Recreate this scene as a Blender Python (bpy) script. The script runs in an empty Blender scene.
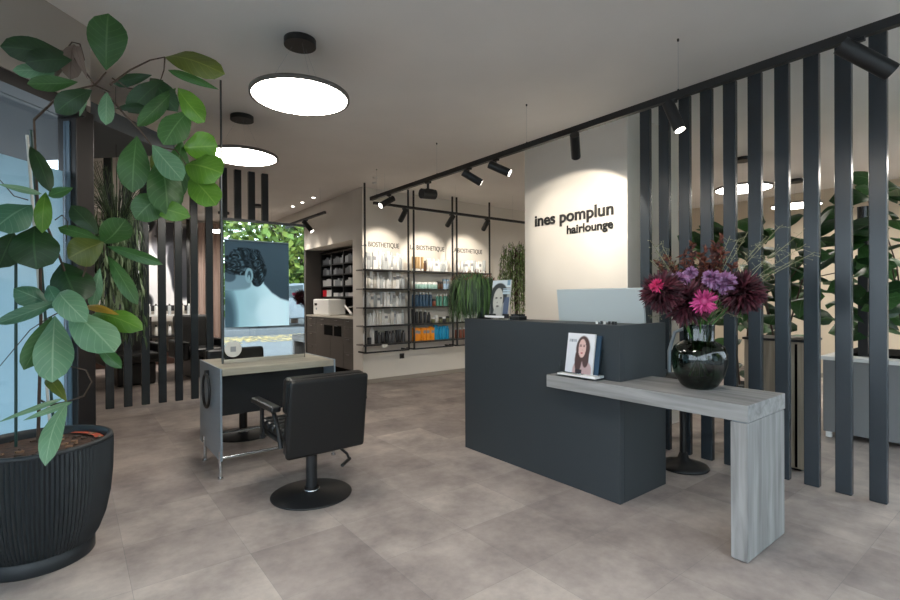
import bpy, math, random
from mathutils import Vector, Matrix
R = random.Random(7)
C = bpy.context.scene.collection
PI = math.pi
# ------------------------------------------------------------------ helpers
def lin(c):
    c = c/255.0
    return c/12.92 if c <= .04045 else ((c+.055)/1.055)**2.4
def rgb(r, g, b): return (lin(r), lin(g), lin(b), 1)

class MB:
    def __init__(s): s.v=[]; s.f=[]; s.sm=[]; s.uv=[]; s.mi=[]; s.cur=0
    def add(s, vs, fs, smooth=False, uvs=None):
        o=len(s.v); s.v+= [Vector(p) for p in vs]
        for i,f in enumerate(fs):
            s.f.append([o+k for k in f]); s.sm.append(smooth); s.mi.append(s.cur)
            s.uv.append(uvs[i] if uvs else None)
        return s
    def box(s, a, b):
        x0,x1=sorted((a[0],b[0])); y0,y1=sorted((a[1],b[1])); z0,z1=sorted((a[2],b[2]))
        return s.add([(x0,y0,z0),(x1,y0,z0),(x1,y1,z0),(x0,y1,z0),(x0,y0,z1),(x1,y0,z1),(x1,y1,z1),(x0,y1,z1)],
              [(0,3,2,1),(4,5,6,7),(0,1,5,4),(1,2,6,5),(2,3,7,6),(3,0,4,7)])
    def cyl(s, p0, p1, r0, r1=None, n=16, smooth=True):
        r1 = r0 if r1 is None else r1
        p0=Vector(p0); p1=Vector(p1); d=(p1-p0).normalized()
        a=d.orthogonal().normalized(); b=d.cross(a)
        vs=[]
        for p,r in ((p0,r0),(p1,r1)):
            vs+=[p+(a*math.cos(2*PI*k/n)+b*math.sin(2*PI*k/n))*r for k in range(n)]
        s.add(vs,[(k,(k+1)%n,n+(k+1)%n,n+k) for k in range(n)],smooth)
        s.add(vs[:n],[tuple(range(n))[::-1]]); s.add(vs[n:],[tuple(range(n))])
        return s
    def tube(s, pts, r, n=8, taper=None):
        pts=[Vector(p) for p in pts]; N=len(pts); vs=[]; a=None
        for i,p in enumerate(pts):
            d=(pts[min(i+1,N-1)]-pts[max(i-1,0)]).normalized()
            a = d.orthogonal().normalized() if a is None else (a-d*a.dot(d)).normalized()
            b=d.cross(a); rr=r if taper is None else r+(taper-r)*i/(N-1)
            vs+=[p+(a*math.cos(2*PI*k/n)+b*math.sin(2*PI*k/n))*rr for k in range(n)]
        fs=[(i*n+k,i*n+(k+1)%n,(i+1)*n+(k+1)%n,(i+1)*n+k) for i in range(N-1) for k in range(n)]
        s.add(vs,fs,True); s.add(vs[:n],[tuple(range(n))[::-1]]); s.add(vs[-n:],[tuple(range(n))])
        return s
    def lathe(s, prof, c=(0,0,0), n=40, smooth=True, flute=0, fa=0.0):
        vs=[]
        for i,(r,z) in enumerate(prof):
            for k in range(n):
                rr=r*(1+(fa if (flute and k%2) else 0)) if r>0.001 else r
                vs.append((c[0]+rr*math.cos(2*PI*k/n),c[1]+rr*math.sin(2*PI*k/n),c[2]+z))
        fs=[(i*n+k,i*n+(k+1)%n,(i+1)*n+(k+1)%n,(i+1)*n+k) for i in range(len(prof)-1) for k in range(n)]
        return s.add(vs,fs,smooth)
    def ring(s, c, u, w, ra, rb, r, n=28, m=8):
        c=Vector(c); u=Vector(u); w=Vector(w)
        pts=[c+u*math.cos(2*PI*k/n)*ra+w*math.sin(2*PI*k/n)*rb for k in range(n+1)]
        return s.tube(pts,r,m)
    def prism(s, poly, z0, z1):
        n=len(poly); vs=[(x,y,z0) for x,y in poly]+[(x,y,z1) for x,y in poly]
        return s.add(vs,[tuple(range(n))[::-1],tuple(range(n,2*n))]+[(k,(k+1)%n,n+(k+1)%n,n+k) for k in range(n)])
    def ball(s, c, r, n=10, m=7, sq=(1,1,1)):
        vs=[]
        for i in range(m+1):
            t=PI*i/m
            for k in range(n):
                vs.append((c[0]+r*sq[0]*math.sin(t)*math.cos(2*PI*k/n),c[1]+r*sq[1]*math.sin(t)*math.sin(2*PI*k/n),c[2]-r*sq[2]*math.cos(t)))
        return s.add(vs,[(i*n+k,i*n+(k+1)%n,(i+1)*n+(k+1)%n,(i+1)*n+k) for i in range(m) for k in range(n)],True)
    def blade(s, b, t, w, nrm, curl=.15, fold=.15, shape='broad', seg=9, wav=0, ph=0):
        b=Vector(b); t=Vector(t); ax=t-b; L=ax.length; d=ax/L
        n=Vector(nrm); n=(n-d*n.dot(d)).normalized(); sd=d.cross(n)
        vs=[]; A=(-1,-.5,0,.5,1)
        for i in range(seg+1):
            q=i/seg
            if shape=='broad': h=(math.sin(PI*q**1.42)**.6) if 0<q<1 else .02
            elif shape=='lance': h=(math.sin(PI*q**.8)**.8) if 0<q<1 else .03
            else: h=1-q*.8
            h*=w/2
            c=b+ax*q+n*(curl*L*(math.sin(PI*q)*.8-q*q*.3))
            for a in A:
                wv=wav*math.sin(q*11+ph+a*2)*h*abs(a)
                vs.append(c+sd*(a*h*(1-.08*abs(a)))+n*(fold*abs(a)*h*1.2+wv))
        fs=[];uv=[]
        for i in range(seg):
            for j in range(4):
                fs.append((i*5+j,i*5+j+1,(i+1)*5+j+1,(i+1)*5+j))
                q0,q1=i/seg,(i+1)/seg
                uv.append([(A[j],q0),(A[j+1],q0),(A[j+1],q1),(A[j],q1)])
        return s.add(vs,fs,True,uv)
    def xf(s, mat): s.v=[mat@p for p in s.v]; return s

OFF={}
def base_of(m):
    xs=[p.x for p in m.v]; ys=[p.y for p in m.v]; zs=[p.z for p in m.v]
    return Vector(((min(xs)+max(xs))/2,(min(ys)+max(ys))/2,min(zs)))
def obj(name, m, mat, parent=None, bev=0, label=None, cat=None, group=None, kind=None, seg=2):
    off = OFF[parent] if parent is not None else base_of(m)
    me=bpy.data.meshes.new(name); me.from_pydata([tuple(p-off) for p in m.v],[],m.f)
    me.polygons.foreach_set('use_smooth',m.sm)
    if any(u for u in m.uv):
        l=me.uv_layers.new(name='UVMap'); i=0
        for f,u in zip(me.polygons,m.uv):
            for k,li in enumerate(f.loop_indices):
                l.data[li].uv = u[k] if u else (0,0)
    mats = mat if isinstance(mat,(list,tuple)) else [mat]
    for q in mats: me.materials.append(q)
    if len(mats)>1: me.polygons.foreach_set('material_index',m.mi)
    me.validate(); me.update()
    o=bpy.data.objects.new(name,me); C.objects.link(o)
    if parent is not None: o.parent=parent
    else: o.location=off
    OFF[o]=off
    if bev:
        b=o.modifiers.new('bevel','BEVEL'); b.width=bev; b.segments=seg; b.limit_method='ANGLE'; b.angle_limit=.7
        b.harden_normals=False
    tag(o,label,cat,group,kind)
    return o
def tag(o, label=None, cat=None, group=None, kind=None):
    if label: o['label']=label
    if cat: o['category']=cat
    if group: o['group']=group
    if kind: o['kind']=kind
    return o
def thing(name, loc, label, cat, group=None, rz=0):
    o=bpy.data.objects.new(name,None); C.objects.link(o); o.location=loc; o.empty_display_size=.1
    OFF[o]=Vector(loc); o.rotation_euler=(0,0,rz)
    return tag(o,label,cat,group)
def struct(name, m, mat, **k): return obj(name,m,mat,kind='structure',**k)
def dup(root, loc, label, rz=0, group=None, scale=None):
    r=root.copy(); C.objects.link(r); r.location=loc; r.rotation_euler=(0,0,rz); r['label']=label
    if group: r['group']=group
    if scale: r.scale=scale
    for ch in root.children:
        c=ch.copy(); C.objects.link(c); c.parent=r
        for g in ch.children:
            d=g.copy(); C.objects.link(d); d.parent=c
    return r
ORD='first second third fourth fifth sixth seventh eighth ninth tenth eleventh twelfth thirteenth fourteenth fifteenth sixteenth seventeenth eighteenth nineteenth twentieth'.split()
# ------------------------------------------------------------------ materials
def mat(name, col, rough=.5, metal=0, spec=.5, noise=0, nscale=8, bump=0, bscale=60, emit=None, es=0, coat=0, stretch=None):
    m=bpy.data.materials.new(name); m.use_nodes=True; nt=m.node_tree; p=nt.nodes['Principled BSDF']
    p.inputs['Base Color'].default_value=col; p.inputs['Roughness'].default_value=rough
    p.inputs['Metallic'].default_value=metal; p.inputs['Specular IOR Level'].default_value=spec
    p.inputs['Coat Weight'].default_value=coat
    if emit: p.inputs['Emission Color'].default_value=emit; p.inputs['Emission Strength'].default_value=es
    tc=nt.nodes.new('ShaderNodeTexCoord'); mp=nt.nodes.new('ShaderNodeMapping'); nt.links.new(tc.outputs['Object'],mp.inputs[0])
    if stretch: mp.inputs['Scale'].default_value=stretch
    n=nt.nodes.new('ShaderNodeTexNoise'); n.inputs['Scale'].default_value=nscale; n.inputs['Detail'].default_value=5
    nt.links.new(mp.outputs[0],n.inputs['Vector'])
    if noise:
        r=nt.nodes.new('ShaderNodeValToRGB'); r.color_ramp.elements[0].position=.3; r.color_ramp.elements[1].position=.7
        a=[max(0,c*(1-noise)) for c in col[:3]]+[1]; b=[min(1,c*(1+noise)) for c in col[:3]]+[1]
        r.color_ramp.elements[0].color=a; r.color_ramp.elements[1].color=b
        nt.links.new(n.outputs['Fac'],r.inputs[0]); nt.links.new(r.outputs[0],p.inputs['Base Color'])
    if bump:
        n2=nt.nodes.new('ShaderNodeTexNoise'); n2.inputs['Scale'].default_value=bscale; n2.inputs['Detail'].default_value=4
        nt.links.new(mp.outputs[0],n2.inputs['Vector'])
        bp=nt.nodes.new('ShaderNodeBump'); bp.inputs['Strength'].default_value=bump; bp.inputs['Distance'].default_value=.004
        nt.links.new(n2.outputs['Fac'],bp.inputs['Height']); nt.links.new(bp.outputs[0],p.inputs['Normal'])
    return m
def N(nt,t,**k):
    n=nt.nodes.new(t)
    for a,b in k.items(): setattr(n,a,b)
    return n
def math_(nt,op,a,b=None):
    n=N(nt,'ShaderNodeMath',operation=op)
    for i,x in enumerate((a,b)):
        if x is None: continue
        if isinstance(x,(int,float)): n.inputs[i].default_value=x
        else: nt.links.new(x,n.inputs[i])
    return n.outputs[0]
def leaf_mat(name, col, vein, rough=.42, trans=.25):
    m=bpy.data.materials.new(name); m.use_nodes=True; nt=m.node_tree; p=nt.nodes['Principled BSDF']; out=nt.nodes['Material Output']
    uv=N(nt,'ShaderNodeUVMap'); sx=N(nt,'ShaderNodeSeparateXYZ'); nt.links.new(uv.outputs[0],sx.inputs[0])
    a=math_(nt,'ABSOLUTE',sx.outputs[0]); t=sx.outputs[1]
    rib=math_(nt,'LESS_THAN',a,.045)
    ph=math_(nt,'FRACT',math_(nt,'MULTIPLY',math_(nt,'SUBTRACT',t,math_(nt,'MULTIPLY',a,.22)),8.5))
    side=math_(nt,'LESS_THAN',math_(nt,'ABSOLUTE',math_(nt,'SUBTRACT',ph,.5)),.05)
    v=math_(nt,'MAXIMUM',math_(nt,'MULTIPLY',rib,.8),math_(nt,'MULTIPLY',side,.4))
    tc=N(nt,'ShaderNodeTexCoord'); no=N(nt,'ShaderNodeTexNoise'); no.inputs['Scale'].default_value=9; nt.links.new(tc.outputs['Object'],no.inputs['Vector'])
    mx0=N(nt,'ShaderNodeMix',data_type='RGBA'); mx0.inputs[6].default_value=[c*.72 for c in col[:3]]+[1]; mx0.inputs[7].default_value=[min(1,c*1.25) for c in col[:3]]+[1]
    nt.links.new(no.outputs['Fac'],mx0.inputs[0])
    mx=N(nt,'ShaderNodeMix',data_type='RGBA'); nt.links.new(v,mx.inputs[0]); nt.links.new(mx0.outputs[2],mx.inputs[6]); mx.inputs[7].default_value=vein
    nt.links.new(mx.outputs[2],p.inputs['Base Color']); p.inputs['Roughness'].default_value=rough
    tr=N(nt,'ShaderNodeBsdfTranslucent'); nt.links.new(mx.outputs[2],tr.inputs[0])
    ms=N(nt,'ShaderNodeMixShader'); ms.inputs[0].default_value=trans
    nt.links.new(p.outputs[0],ms.inputs[1]); nt.links.new(tr.outputs[0],ms.inputs[2]); nt.links.new(ms.outputs[0],out.inputs[0])
    return m
def wood_mat(name, c0, c1, axis=1, scale=1.0, rough=.6):
    m=bpy.data.materials.new(name); m.use_nodes=True; nt=m.node_tree; p=nt.nodes['Principled BSDF']
    tc=N(nt,'ShaderNodeTexCoord'); mp=N(nt,'ShaderNodeMapping'); sc=[14*scale]*3; sc[axis]=1.1*scale; mp.inputs['Scale'].default_value=sc
    nt.links.new(tc.outputs['Object'],mp.inputs[0])
    n=N(nt,'ShaderNodeTexNoise'); n.inputs['Scale'].default_value=1.6; n.inputs['Detail'].default_value=8; n.inputs['Distortion'].default_value=.6
    nt.links.new(mp.outputs[0],n.inputs['Vector'])
    r=N(nt,'ShaderNodeValToRGB'); r.color_ramp.elements[0].position=.3; r.color_ramp.elements[1].position=.68
    r.color_ramp.elements[0].color=c0; r.color_ramp.elements[1].color=c1
    nt.links.new(n.outputs['Fac'],r.inputs[0]); nt.links.new(r.outputs[0],p.inputs['Base Color']); p.inputs['Roughness'].default_value=rough
    b=N(nt,'ShaderNodeBump'); b.inputs['Strength'].default_value=.2; b.inputs['Distance'].default_value=.003
    nt.links.new(n.outputs['Fac'],b.inputs['Height']); nt.links.new(b.outputs[0],p.inputs['Normal'])
    return m
def schlick(nt,f0):
    g=N(nt,'ShaderNodeNewGeometry'); v=N(nt,'ShaderNodeVectorMath',operation='DOT_PRODUCT'); nt.links.new(g.outputs['Normal'],v.inputs[0]); nt.links.new(g.outputs['Incoming'],v.inputs[1])
    c=math_(nt,'SUBTRACT',1,math_(nt,'ABSOLUTE',v.outputs['Value']))
    return math_(nt,'ADD',f0,math_(nt,'MULTIPLY',math_(nt,'POWER',c,5),1-f0))
def glass_mat(name, tint=(1,1,1,1), refl=1.0):
    m=bpy.data.materials.new(name); m.use_nodes=True; nt=m.node_tree; nt.nodes.remove(nt.nodes['Principled BSDF']); out=nt.nodes['Material Output']
    t=N(nt,'ShaderNodeBsdfTransparent'); t.inputs[0].default_value=tint
    g=N(nt,'ShaderNodeBsdfGlossy'); g.inputs['Roughness'].default_value=.0
    k=math_(nt,'MULTIPLY',schlick(nt,.04),refl)
    ms=N(nt,'ShaderNodeMixShader'); nt.links.new(k,ms.inputs[0]); nt.links.new(t.outputs[0],ms.inputs[1]); nt.links.new(g.outputs[0],ms.inputs[2])
    nt.links.new(ms.outputs[0],out.inputs[0]); return m
def emis(name,col,s):
    m=bpy.data.materials.new(name); m.use_nodes=True; nt=m.node_tree; nt.nodes.remove(nt.nodes['Principled BSDF'])
    e=N(nt,'ShaderNodeEmission'); e.inputs[0].default_value=col; e.inputs[1].default_value=s
    nt.links.new(e.outputs[0],nt.nodes['Material Output'].inputs[0]); return m
def print_mat(name, rough=.4):
    m=bpy.data.materials.new(name); m.use_nodes=True; nt=m.node_tree; p=nt.nodes['Principled BSDF']
    a=N(nt,'ShaderNodeAttribute',attribute_name='ink'); nt.links.new(a.outputs['Color'],p.inputs['Base Color']); p.inputs['Roughness'].default_value=rough
    return m
def printed(name, o, u, v, nu, nv, fn, mat_, parent=None, **k):
    """a flat print: the picture is ink on a grid of fine cells; o = lower left corner, u/v = edge vectors"""
    o=Vector(o); u=Vector(u); v=Vector(v); m=MB()
    vs=[o+u*(i/nu)+v*(j/nv) for j in range(nv+1) for i in range(nu+1)]
    m.add(vs,[(j*(nu+1)+i,j*(nu+1)+i+1,(j+1)*(nu+1)+i+1,(j+1)*(nu+1)+i) for j in range(nv) for i in range(nu)])
    ob=obj(name,m,mat_,parent,**k)
    at=ob.data.color_attributes.new('ink','FLOAT_COLOR','POINT')
    for j in range(nv+1):
        for i in range(nu+1):
            c=fn(i/nu,j/nv); at.data[j*(nu+1)+i].color=(lin(c[0]),lin(c[1]),lin(c[2]),1)
    return ob
def text(name, body, o, size, ux, m, parent=None, bold=.0, up=(0,0,1), sx=1.0, ext=.002, align='LEFT', **k):
    cu=bpy.data.curves.new(name,'FONT'); cu.body=body; cu.size=size; cu.extrude=ext; cu.bevel_depth=bold; cu.bevel_resolution=0; cu.align_x=align; cu.space_character=k.pop('sp',1.0)
    tmp=bpy.data.objects.new('tmp',cu); C.objects.link(tmp); bpy.context.view_layer.update()
    me=bpy.data.meshes.new_from_object(tmp.evaluated_get(bpy.context.evaluated_depsgraph_get())); bpy.data.objects.remove(tmp)
    me.name=name; ob=bpy.data.objects.new(name,me); C.objects.link(ob); me.materials.clear(); me.materials.append(m)
    x=Vector(ux).normalized(); z=Vector(up); n=x.cross(z).normalized()
    off=OFF[parent] if parent else Vector((0,0,0))
    M=Matrix((x,z,n)).transposed().to_4x4(); M.translation=Vector(o)-off
    ob.matrix_local=M@Matrix.Diagonal((sx,1,1,1))
    if parent: ob.parent=parent; ob.matrix_local=M@Matrix.Diagonal((sx,1,1,1))
    OFF[ob]=Vector(o); tag(ob,k.get('label'),k.get('cat'),k.get('group'))
    return ob

wall_m=mat('wall_paint',rgb(222,216,207),.85,noise=.03,nscale=2,bump=.08,bscale=140)
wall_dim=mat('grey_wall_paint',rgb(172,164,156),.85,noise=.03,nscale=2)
ceil_m=mat('ceiling_paint',rgb(236,232,228),.9,noise=.03,nscale=1.5,bump=.1,bscale=90)
black=mat('black_metal',rgb(26,27,29),.45,noise=.1)
blackgloss=mat('black_gloss',rgb(18,18,20),.2)
slat_m=mat('anthracite_lacquer',rgb(44,51,57),.26,noise=.06,nscale=3)
counter_m=mat('anthracite_laminate',rgb(45,51,55),.5,noise=.04,nscale=4)
leather=mat('black_leather',rgb(16,18,20),.33,noise=.1,bump=.15,bscale=220)
chrome=mat('chrome',rgb(205,208,212),.18,1)
steel=mat('brushed_steel',rgb(140,152,162),.38,.35,noise=.05,stretch=(1,1,12))
white_p=mat('white_plastic',rgb(232,232,230),.4)
offwhite=mat('off_white_card',rgb(214,212,206),.6)
bark=mat('bark',rgb(74,58,48),.85,noise=.35,nscale=20,bump=.4,bscale=60)
baseboard_m=mat('grey_baseboard',rgb(150,142,132),.6)
mirror_m=mat('mirror_silver',rgb(232,236,236),.0,1)
wood_grey=wood_mat('grey_oak',rgb(114,113,112),rgb(152,151,150),1)
wood_grey_v=wood_mat('grey_oak_upright',rgb(114,113,112),rgb(152,151,150),2)
wood_pale=wood_mat('pale_oak',rgb(140,134,120),rgb(174,168,152),0)
wood_crate=wood_mat('weathered_cladding',rgb(158,142,122),rgb(206,192,170),2)
lightdisc=emis('lit_diffuser',(1,.94,.85,1),23)
lens_on=emis('lit_lens',(1,.93,.82,1),18)
glass_clear=glass_mat('clear_glass',(.93,.96,.97,1))
acrylic=glass_mat('clear_acrylic',(.9,.95,.97,1),1.3)
print_m=print_mat('print_ink')
LEAVES=[
((0.141,2.961,2.424),(0.148,2.906,2.684),0.188,1,0.10),
((-0.008,3.001,2.470),(-0.250,2.986,2.431),0.129,0,0.15),
((0.007,2.964,2.436),(-0.165,2.983,2.383),0.125,0,0.20),
((-0.032,3.070,2.406),(-0.217,3.087,2.370),0.077,4,0.10),
((0.029,2.971,2.338),(-0.158,2.978,2.281),0.080,1,0.15),
((0.083,2.930,2.299),(-0.058,2.963,2.170),0.112,0,0.20),
((0.385,2.873,2.527),(0.595,2.582,2.402),0.139,3,0.15),
((0.405,2.921,2.484),(0.599,2.706,2.361),0.050,1,0.10),
((0.376,2.879,2.409),(0.228,2.930,2.226),0.119,0,0.20),
((0.432,2.861,2.376),(0.262,2.840,2.138),0.086,1,0.25),
((0.332,2.914,2.435),(0.173,3.037,2.390),0.065,0,0.10),
((0.355,2.895,2.265),(0.173,2.910,2.227),0.053,0,0.15),
((0.437,2.832,2.368),(0.516,2.643,2.161),0.118,2,0.15),
((0.481,2.772,2.246),(0.356,2.741,2.042),0.148,1,0.20),
((0.258,2.843,2.088),(0.232,2.799,1.801),0.150,1,0.10),
((0.314,2.774,2.037),(0.414,2.594,1.845),0.122,4,0.10),
((0.455,2.816,2.059),(0.566,2.604,2.037),0.160,2,0.20),
((0.459,2.788,1.966),(0.579,2.567,1.903),0.191,2,0.25),
((0.475,2.750,1.895),(0.554,2.560,1.743),0.158,2,0.20),
((0.350,2.796,1.985),(0.370,2.703,1.695),0.177,1,0.15),
((0.368,2.781,1.801),(0.241,2.778,1.673),0.156,1,0.25),
((0.343,2.826,1.740),(0.447,2.644,1.685),0.105,2,0.25),
((0.341,2.905,2.049),(0.355,2.843,1.926),0.087,3,0.10),
((0.143,2.934,2.306),(0.135,2.888,2.134),0.073,4,0.30),
((0.053,2.978,2.298),(0.036,2.965,2.173),0.031,4,0.20),
((0.451,2.819,2.100),(0.391,2.789,1.755),0.140,1,0.15),
((0.320,2.920,1.895),(0.419,2.793,1.834),0.130,0,0.15),
((-0.147,3.029,1.731),(-0.271,2.935,1.601),0.165,5,0.15),
((-0.139,3.073,1.638),(-0.132,2.965,1.430),0.211,0,0.20),
((-0.221,3.162,1.612),(-0.276,3.128,1.434),0.132,0,0.10),
((-0.097,3.067,1.805),(-0.111,3.000,1.603),0.076,2,0.35),
((-0.089,3.061,1.786),(0.003,2.913,1.810),0.056,1,0.15),
((-0.112,3.079,1.796),(-0.261,2.992,1.807),0.035,4,0.05),
((-0.158,3.141,2.035),(-0.080,3.003,1.806),0.082,0,0.30),
((0.113,3.029,1.583),(-0.053,3.082,1.641),0.080,1,0.10),
((0.106,3.060,1.616),(-0.001,3.094,1.757),0.102,0,0.10),
((0.121,3.023,1.568),(0.214,2.900,1.677),0.149,1,0.20),
((0.127,2.968,1.568),(-0.015,2.976,1.483),0.166,3,0.20),
((0.137,3.010,1.553),(0.351,2.767,1.456),0.064,1,0.10),
((0.146,3.029,1.504),(0.255,2.867,1.259),0.080,1,0.20),
((0.114,3.078,1.444),(0.079,3.054,1.239),0.065,4,0.20),
((-0.039,3.121,1.471),(0.022,2.971,1.271),0.209,0,0.15),
((-0.045,2.948,1.281),(-0.260,2.861,1.179),0.067,5,0.20),
((-0.071,3.069,1.242),(-0.215,3.055,1.338),0.122,5,0.15),
((-0.091,3.035,1.353),(-0.053,2.928,1.262),0.071,5,0.20),
((-0.046,2.974,1.319),(0.042,2.753,1.190),0.128,4,0.40),
((-0.009,2.919,1.224),(0.148,2.670,1.053),0.177,4,0.15),
((0.077,3.004,1.210),(0.263,2.784,1.143),0.125,2,0.20),
((0.054,2.998,1.250),(0.175,2.852,1.211),0.042,6,0.15),
((0.086,2.921,1.076),(0.180,2.771,0.958),0.066,1,0.15),
((-0.076,2.971,1.205),(-0.174,2.920,0.965),0.098,1,0.15),
((-0.064,2.937,1.206),(-0.074,2.816,0.913),0.165,4,0.10),
((-0.097,2.986,0.912),(-0.025,2.829,0.824),0.059,3,0.20),
((-0.034,2.937,0.817),(-0.244,2.720,0.780),0.028,4,0.05),
((-0.004,2.888,0.802),(-0.168,2.787,0.763),0.033,4,0.10),
((-0.022,2.801,0.810),(-0.096,2.604,0.606),0.087,4,0.20),
((0.115,3.078,1.609),(0.065,3.066,1.523),0.108,1,0.10),
((-0.258,2.987,1.282),(-0.349,2.930,1.240),0.094,1,0.10),
((0.329,2.967,2.438),(0.425,2.816,2.247),0.120,0,0.20),
((0.470,2.829,1.951),(0.355,2.843,1.835),0.130,1,0.20),
((0.016,3.034,2.544),(-0.001,2.995,2.358),0.099,7,0.40),
((-0.031,3.070,2.515),(-0.055,3.037,2.358),0.049,7,0.40),
((0.031,3.022,2.534),(0.060,2.947,2.367),0.044,7,0.40)]
BRANCHES=[
([(-0.144,3.274,0.520),(-0.136,3.232,0.773),(-0.125,3.186,1.131),(-0.125,3.163,1.530),(-0.133,3.146,1.824),(-0.143,3.155,2.170)],0.008),
([(-0.143,3.155,2.170),(-0.060,3.066,2.260),(0.018,2.980,2.300),(0.095,2.945,2.332),(0.154,2.925,2.306)],0.006),
([(0.155,2.925,2.341),(0.237,2.912,2.433),(0.322,2.897,2.502),(0.385,2.873,2.527)],0.005),
([(0.385,2.873,2.527),(0.384,2.899,2.470),(0.367,2.912,2.408)],0.004),
([(0.135,2.940,2.306),(0.212,2.879,2.192),(0.270,2.834,2.118),(0.319,2.821,2.045),(0.361,2.813,1.981)],0.005),
([(0.164,2.943,2.384),(0.229,2.930,2.347),(0.323,2.920,2.348),(0.429,2.838,2.347)],0.004),
([(0.319,2.821,2.045),(0.420,2.793,2.037),(0.479,2.772,1.940)],0.004),
([(0.095,2.945,2.332),(0.141,2.961,2.414)],0.005),
([(0.095,2.945,2.332),(0.053,2.966,2.401),(0.007,2.989,2.465)],0.005),
([(0.054,2.978,2.455),(0.039,3.016,2.544),(0.008,3.040,2.554),(-0.016,3.058,2.515)],0.004),
([(-0.123,3.163,1.729),(-0.066,3.117,1.555),(-0.023,3.058,1.404),(-0.001,2.989,1.280),(-0.001,2.939,1.223)],0.006),
([(-0.065,3.117,1.679),(-0.037,3.096,1.704),(-0.014,3.077,1.669),(-0.022,3.084,1.579)],0.003),
([(0.113,3.029,1.558),(0.064,3.054,1.472),(0.023,3.022,1.330),(-0.009,2.970,1.223)],0.005),
([(0.114,3.054,1.627),(0.129,3.017,1.558),(0.130,3.041,1.494)],0.004),
([(-0.132,3.228,0.773),(-0.090,3.107,0.763),(-0.026,2.931,0.798),(0.040,2.829,0.834),(0.070,2.806,0.899),(0.049,2.848,0.952),(-0.018,2.925,0.968)],0.005),
([(-0.047,3.025,1.223),(-0.093,3.061,1.194),(-0.158,3.035,1.140),(-0.272,3.122,0.970)],0.003),
([(-0.166,3.120,1.767),(-0.214,3.082,1.774),(-0.254,2.986,1.825)],0.003),
([(-0.001,2.964,1.242),(0.046,3.004,1.251),(0.085,2.998,1.210)],0.004),
([(-0.125,3.186,1.131),(-0.086,3.055,1.174),(-0.065,2.963,1.205)],0.004)]
STAKES=[
('green',(-0.226,3.236,0.540),(-0.219,3.236,1.605)),
('white',(-0.091,3.233,0.561),(-0.172,3.203,2.103)),
('green',(-0.080,3.301,0.597),(-0.159,3.243,2.142))]
FLOWERS=[((2.533,1.375,1.301),0.109,'dark'),((2.656,1.305,1.240),0.120,'dark'),((2.933,1.140,1.294),0.117,'dark'),((2.626,1.328,1.366),0.055,'lilac'),((2.755,1.330,1.414),0.039,'lilac'),((2.765,1.221,1.376),0.055,'lilac'),((2.838,1.189,1.355),0.066,'lilac'),((2.432,1.353,1.338),0.042,'pink'),((2.565,1.173,1.253),0.072,'gerbera')]
PLUMES=[(2.636,1.448,1.444),(2.834,1.295,1.517),(2.887,1.253,1.465),(2.762,1.350,1.443),(2.672,1.420,1.478),(2.699,1.399,1.444),(2.744,1.364,1.500),(2.780,1.336,1.545),(2.816,1.308,1.477),(2.842,1.288,1.443),(2.879,1.260,1.545),(2.914,1.232,1.499),(2.906,1.239,1.579),(2.797,1.322,1.398),(2.851,1.281,1.420),(2.959,1.197,1.442)]
WISPS=[(2.536,1.450,1.596),(2.581,1.441,1.543),(2.627,1.430,1.567),(3.032,1.141,1.646),(3.040,1.059,1.604),(3.129,1.015,1.673),(3.250,0.946,1.641),(3.331,0.908,1.530),(3.149,0.973,1.470),(3.244,0.926,1.572),(2.965,1.168,1.598),(2.951,1.204,1.624),(3.084,1.024,1.526),(3.083,1.049,1.315),(2.573,1.472,1.488),(3.002,1.162,1.158),(2.533,1.450,1.163)]
# ------------------------------------------------------------------ setting
HC=2.95
def floor_mat():
    m=bpy.data.materials.new('stone_look_tiles'); m.use_nodes=True; nt=m.node_tree; p=nt.nodes['Principled BSDF']
    tc=N(nt,'ShaderNodeTexCoord'); mp=N(nt,'ShaderNodeMapping'); mp.inputs['Location'].default_value=(1.7375,4.72,0)
    nt.links.new(tc.outputs['Object'],mp.inputs[0])
    b=N(nt,'ShaderNodeTexBrick'); b.inputs['Scale'].default_value=1; b.inputs['Brick Width'].default_value=.5; b.inputs['Row Height'].default_value=.4765
    b.inputs['Mortar Size'].default_value=.0012; b.inputs['Mortar Smooth'].default_value=.3; b.offset=0
    b.inputs['Color1'].default_value=rgb(170,159,154); b.inputs['Color2'].default_value=rgb(200,189,181); b.inputs['Mortar'].default_value=rgb(158,153,150)
    nt.links.new(mp.outputs[0],b.inputs['Vector'])
    n=N(nt,'ShaderNodeTexNoise'); n.inputs['Scale'].default_value=2.9; n.inputs['Detail'].default_value=10; n.inputs['Roughness'].default_value=.66; n.inputs['Distortion'].default_value=.0
    nt.links.new(tc.outputs['Object'],n.inputs['Vector'])
    r=N(nt,'ShaderNodeValToRGB'); r.color_ramp.elements[0].position=.32; r.color_ramp.elements[1].position=.7
    r.color_ramp.elements[0].color=rgb(184,180,182); r.color_ramp.elements[1].color=rgb(255,253,250)
    nt.links.new(n.outputs['Fac'],r.inputs[0])
    mx=N(nt,'ShaderNodeMix',data_type='RGBA',blend_type='MULTIPLY'); mx.inputs[0].default_value=1
    nt.links.new(b.outputs['Color'],mx.inputs[6]); nt.links.new(r.outputs[0],mx.inputs[7]); nt.links.new(mx.outputs[2],p.inputs['Base Color'])
    p.inputs['Roughness'].default_value=.5; p.inputs['Specular IOR Level'].default_value=.4
    bp=N(nt,'ShaderNodeBump'); bp.inputs['Strength'].default_value=.12; bp.inputs['Distance'].default_value=.003
    nt.links.new(n.outputs['Fac'],bp.inputs['Height']); nt.links.new(bp.outputs[0],p.inputs['Normal'])
    return m
CF=(.125,3.95)                     # inner corner of the glazed front
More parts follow.
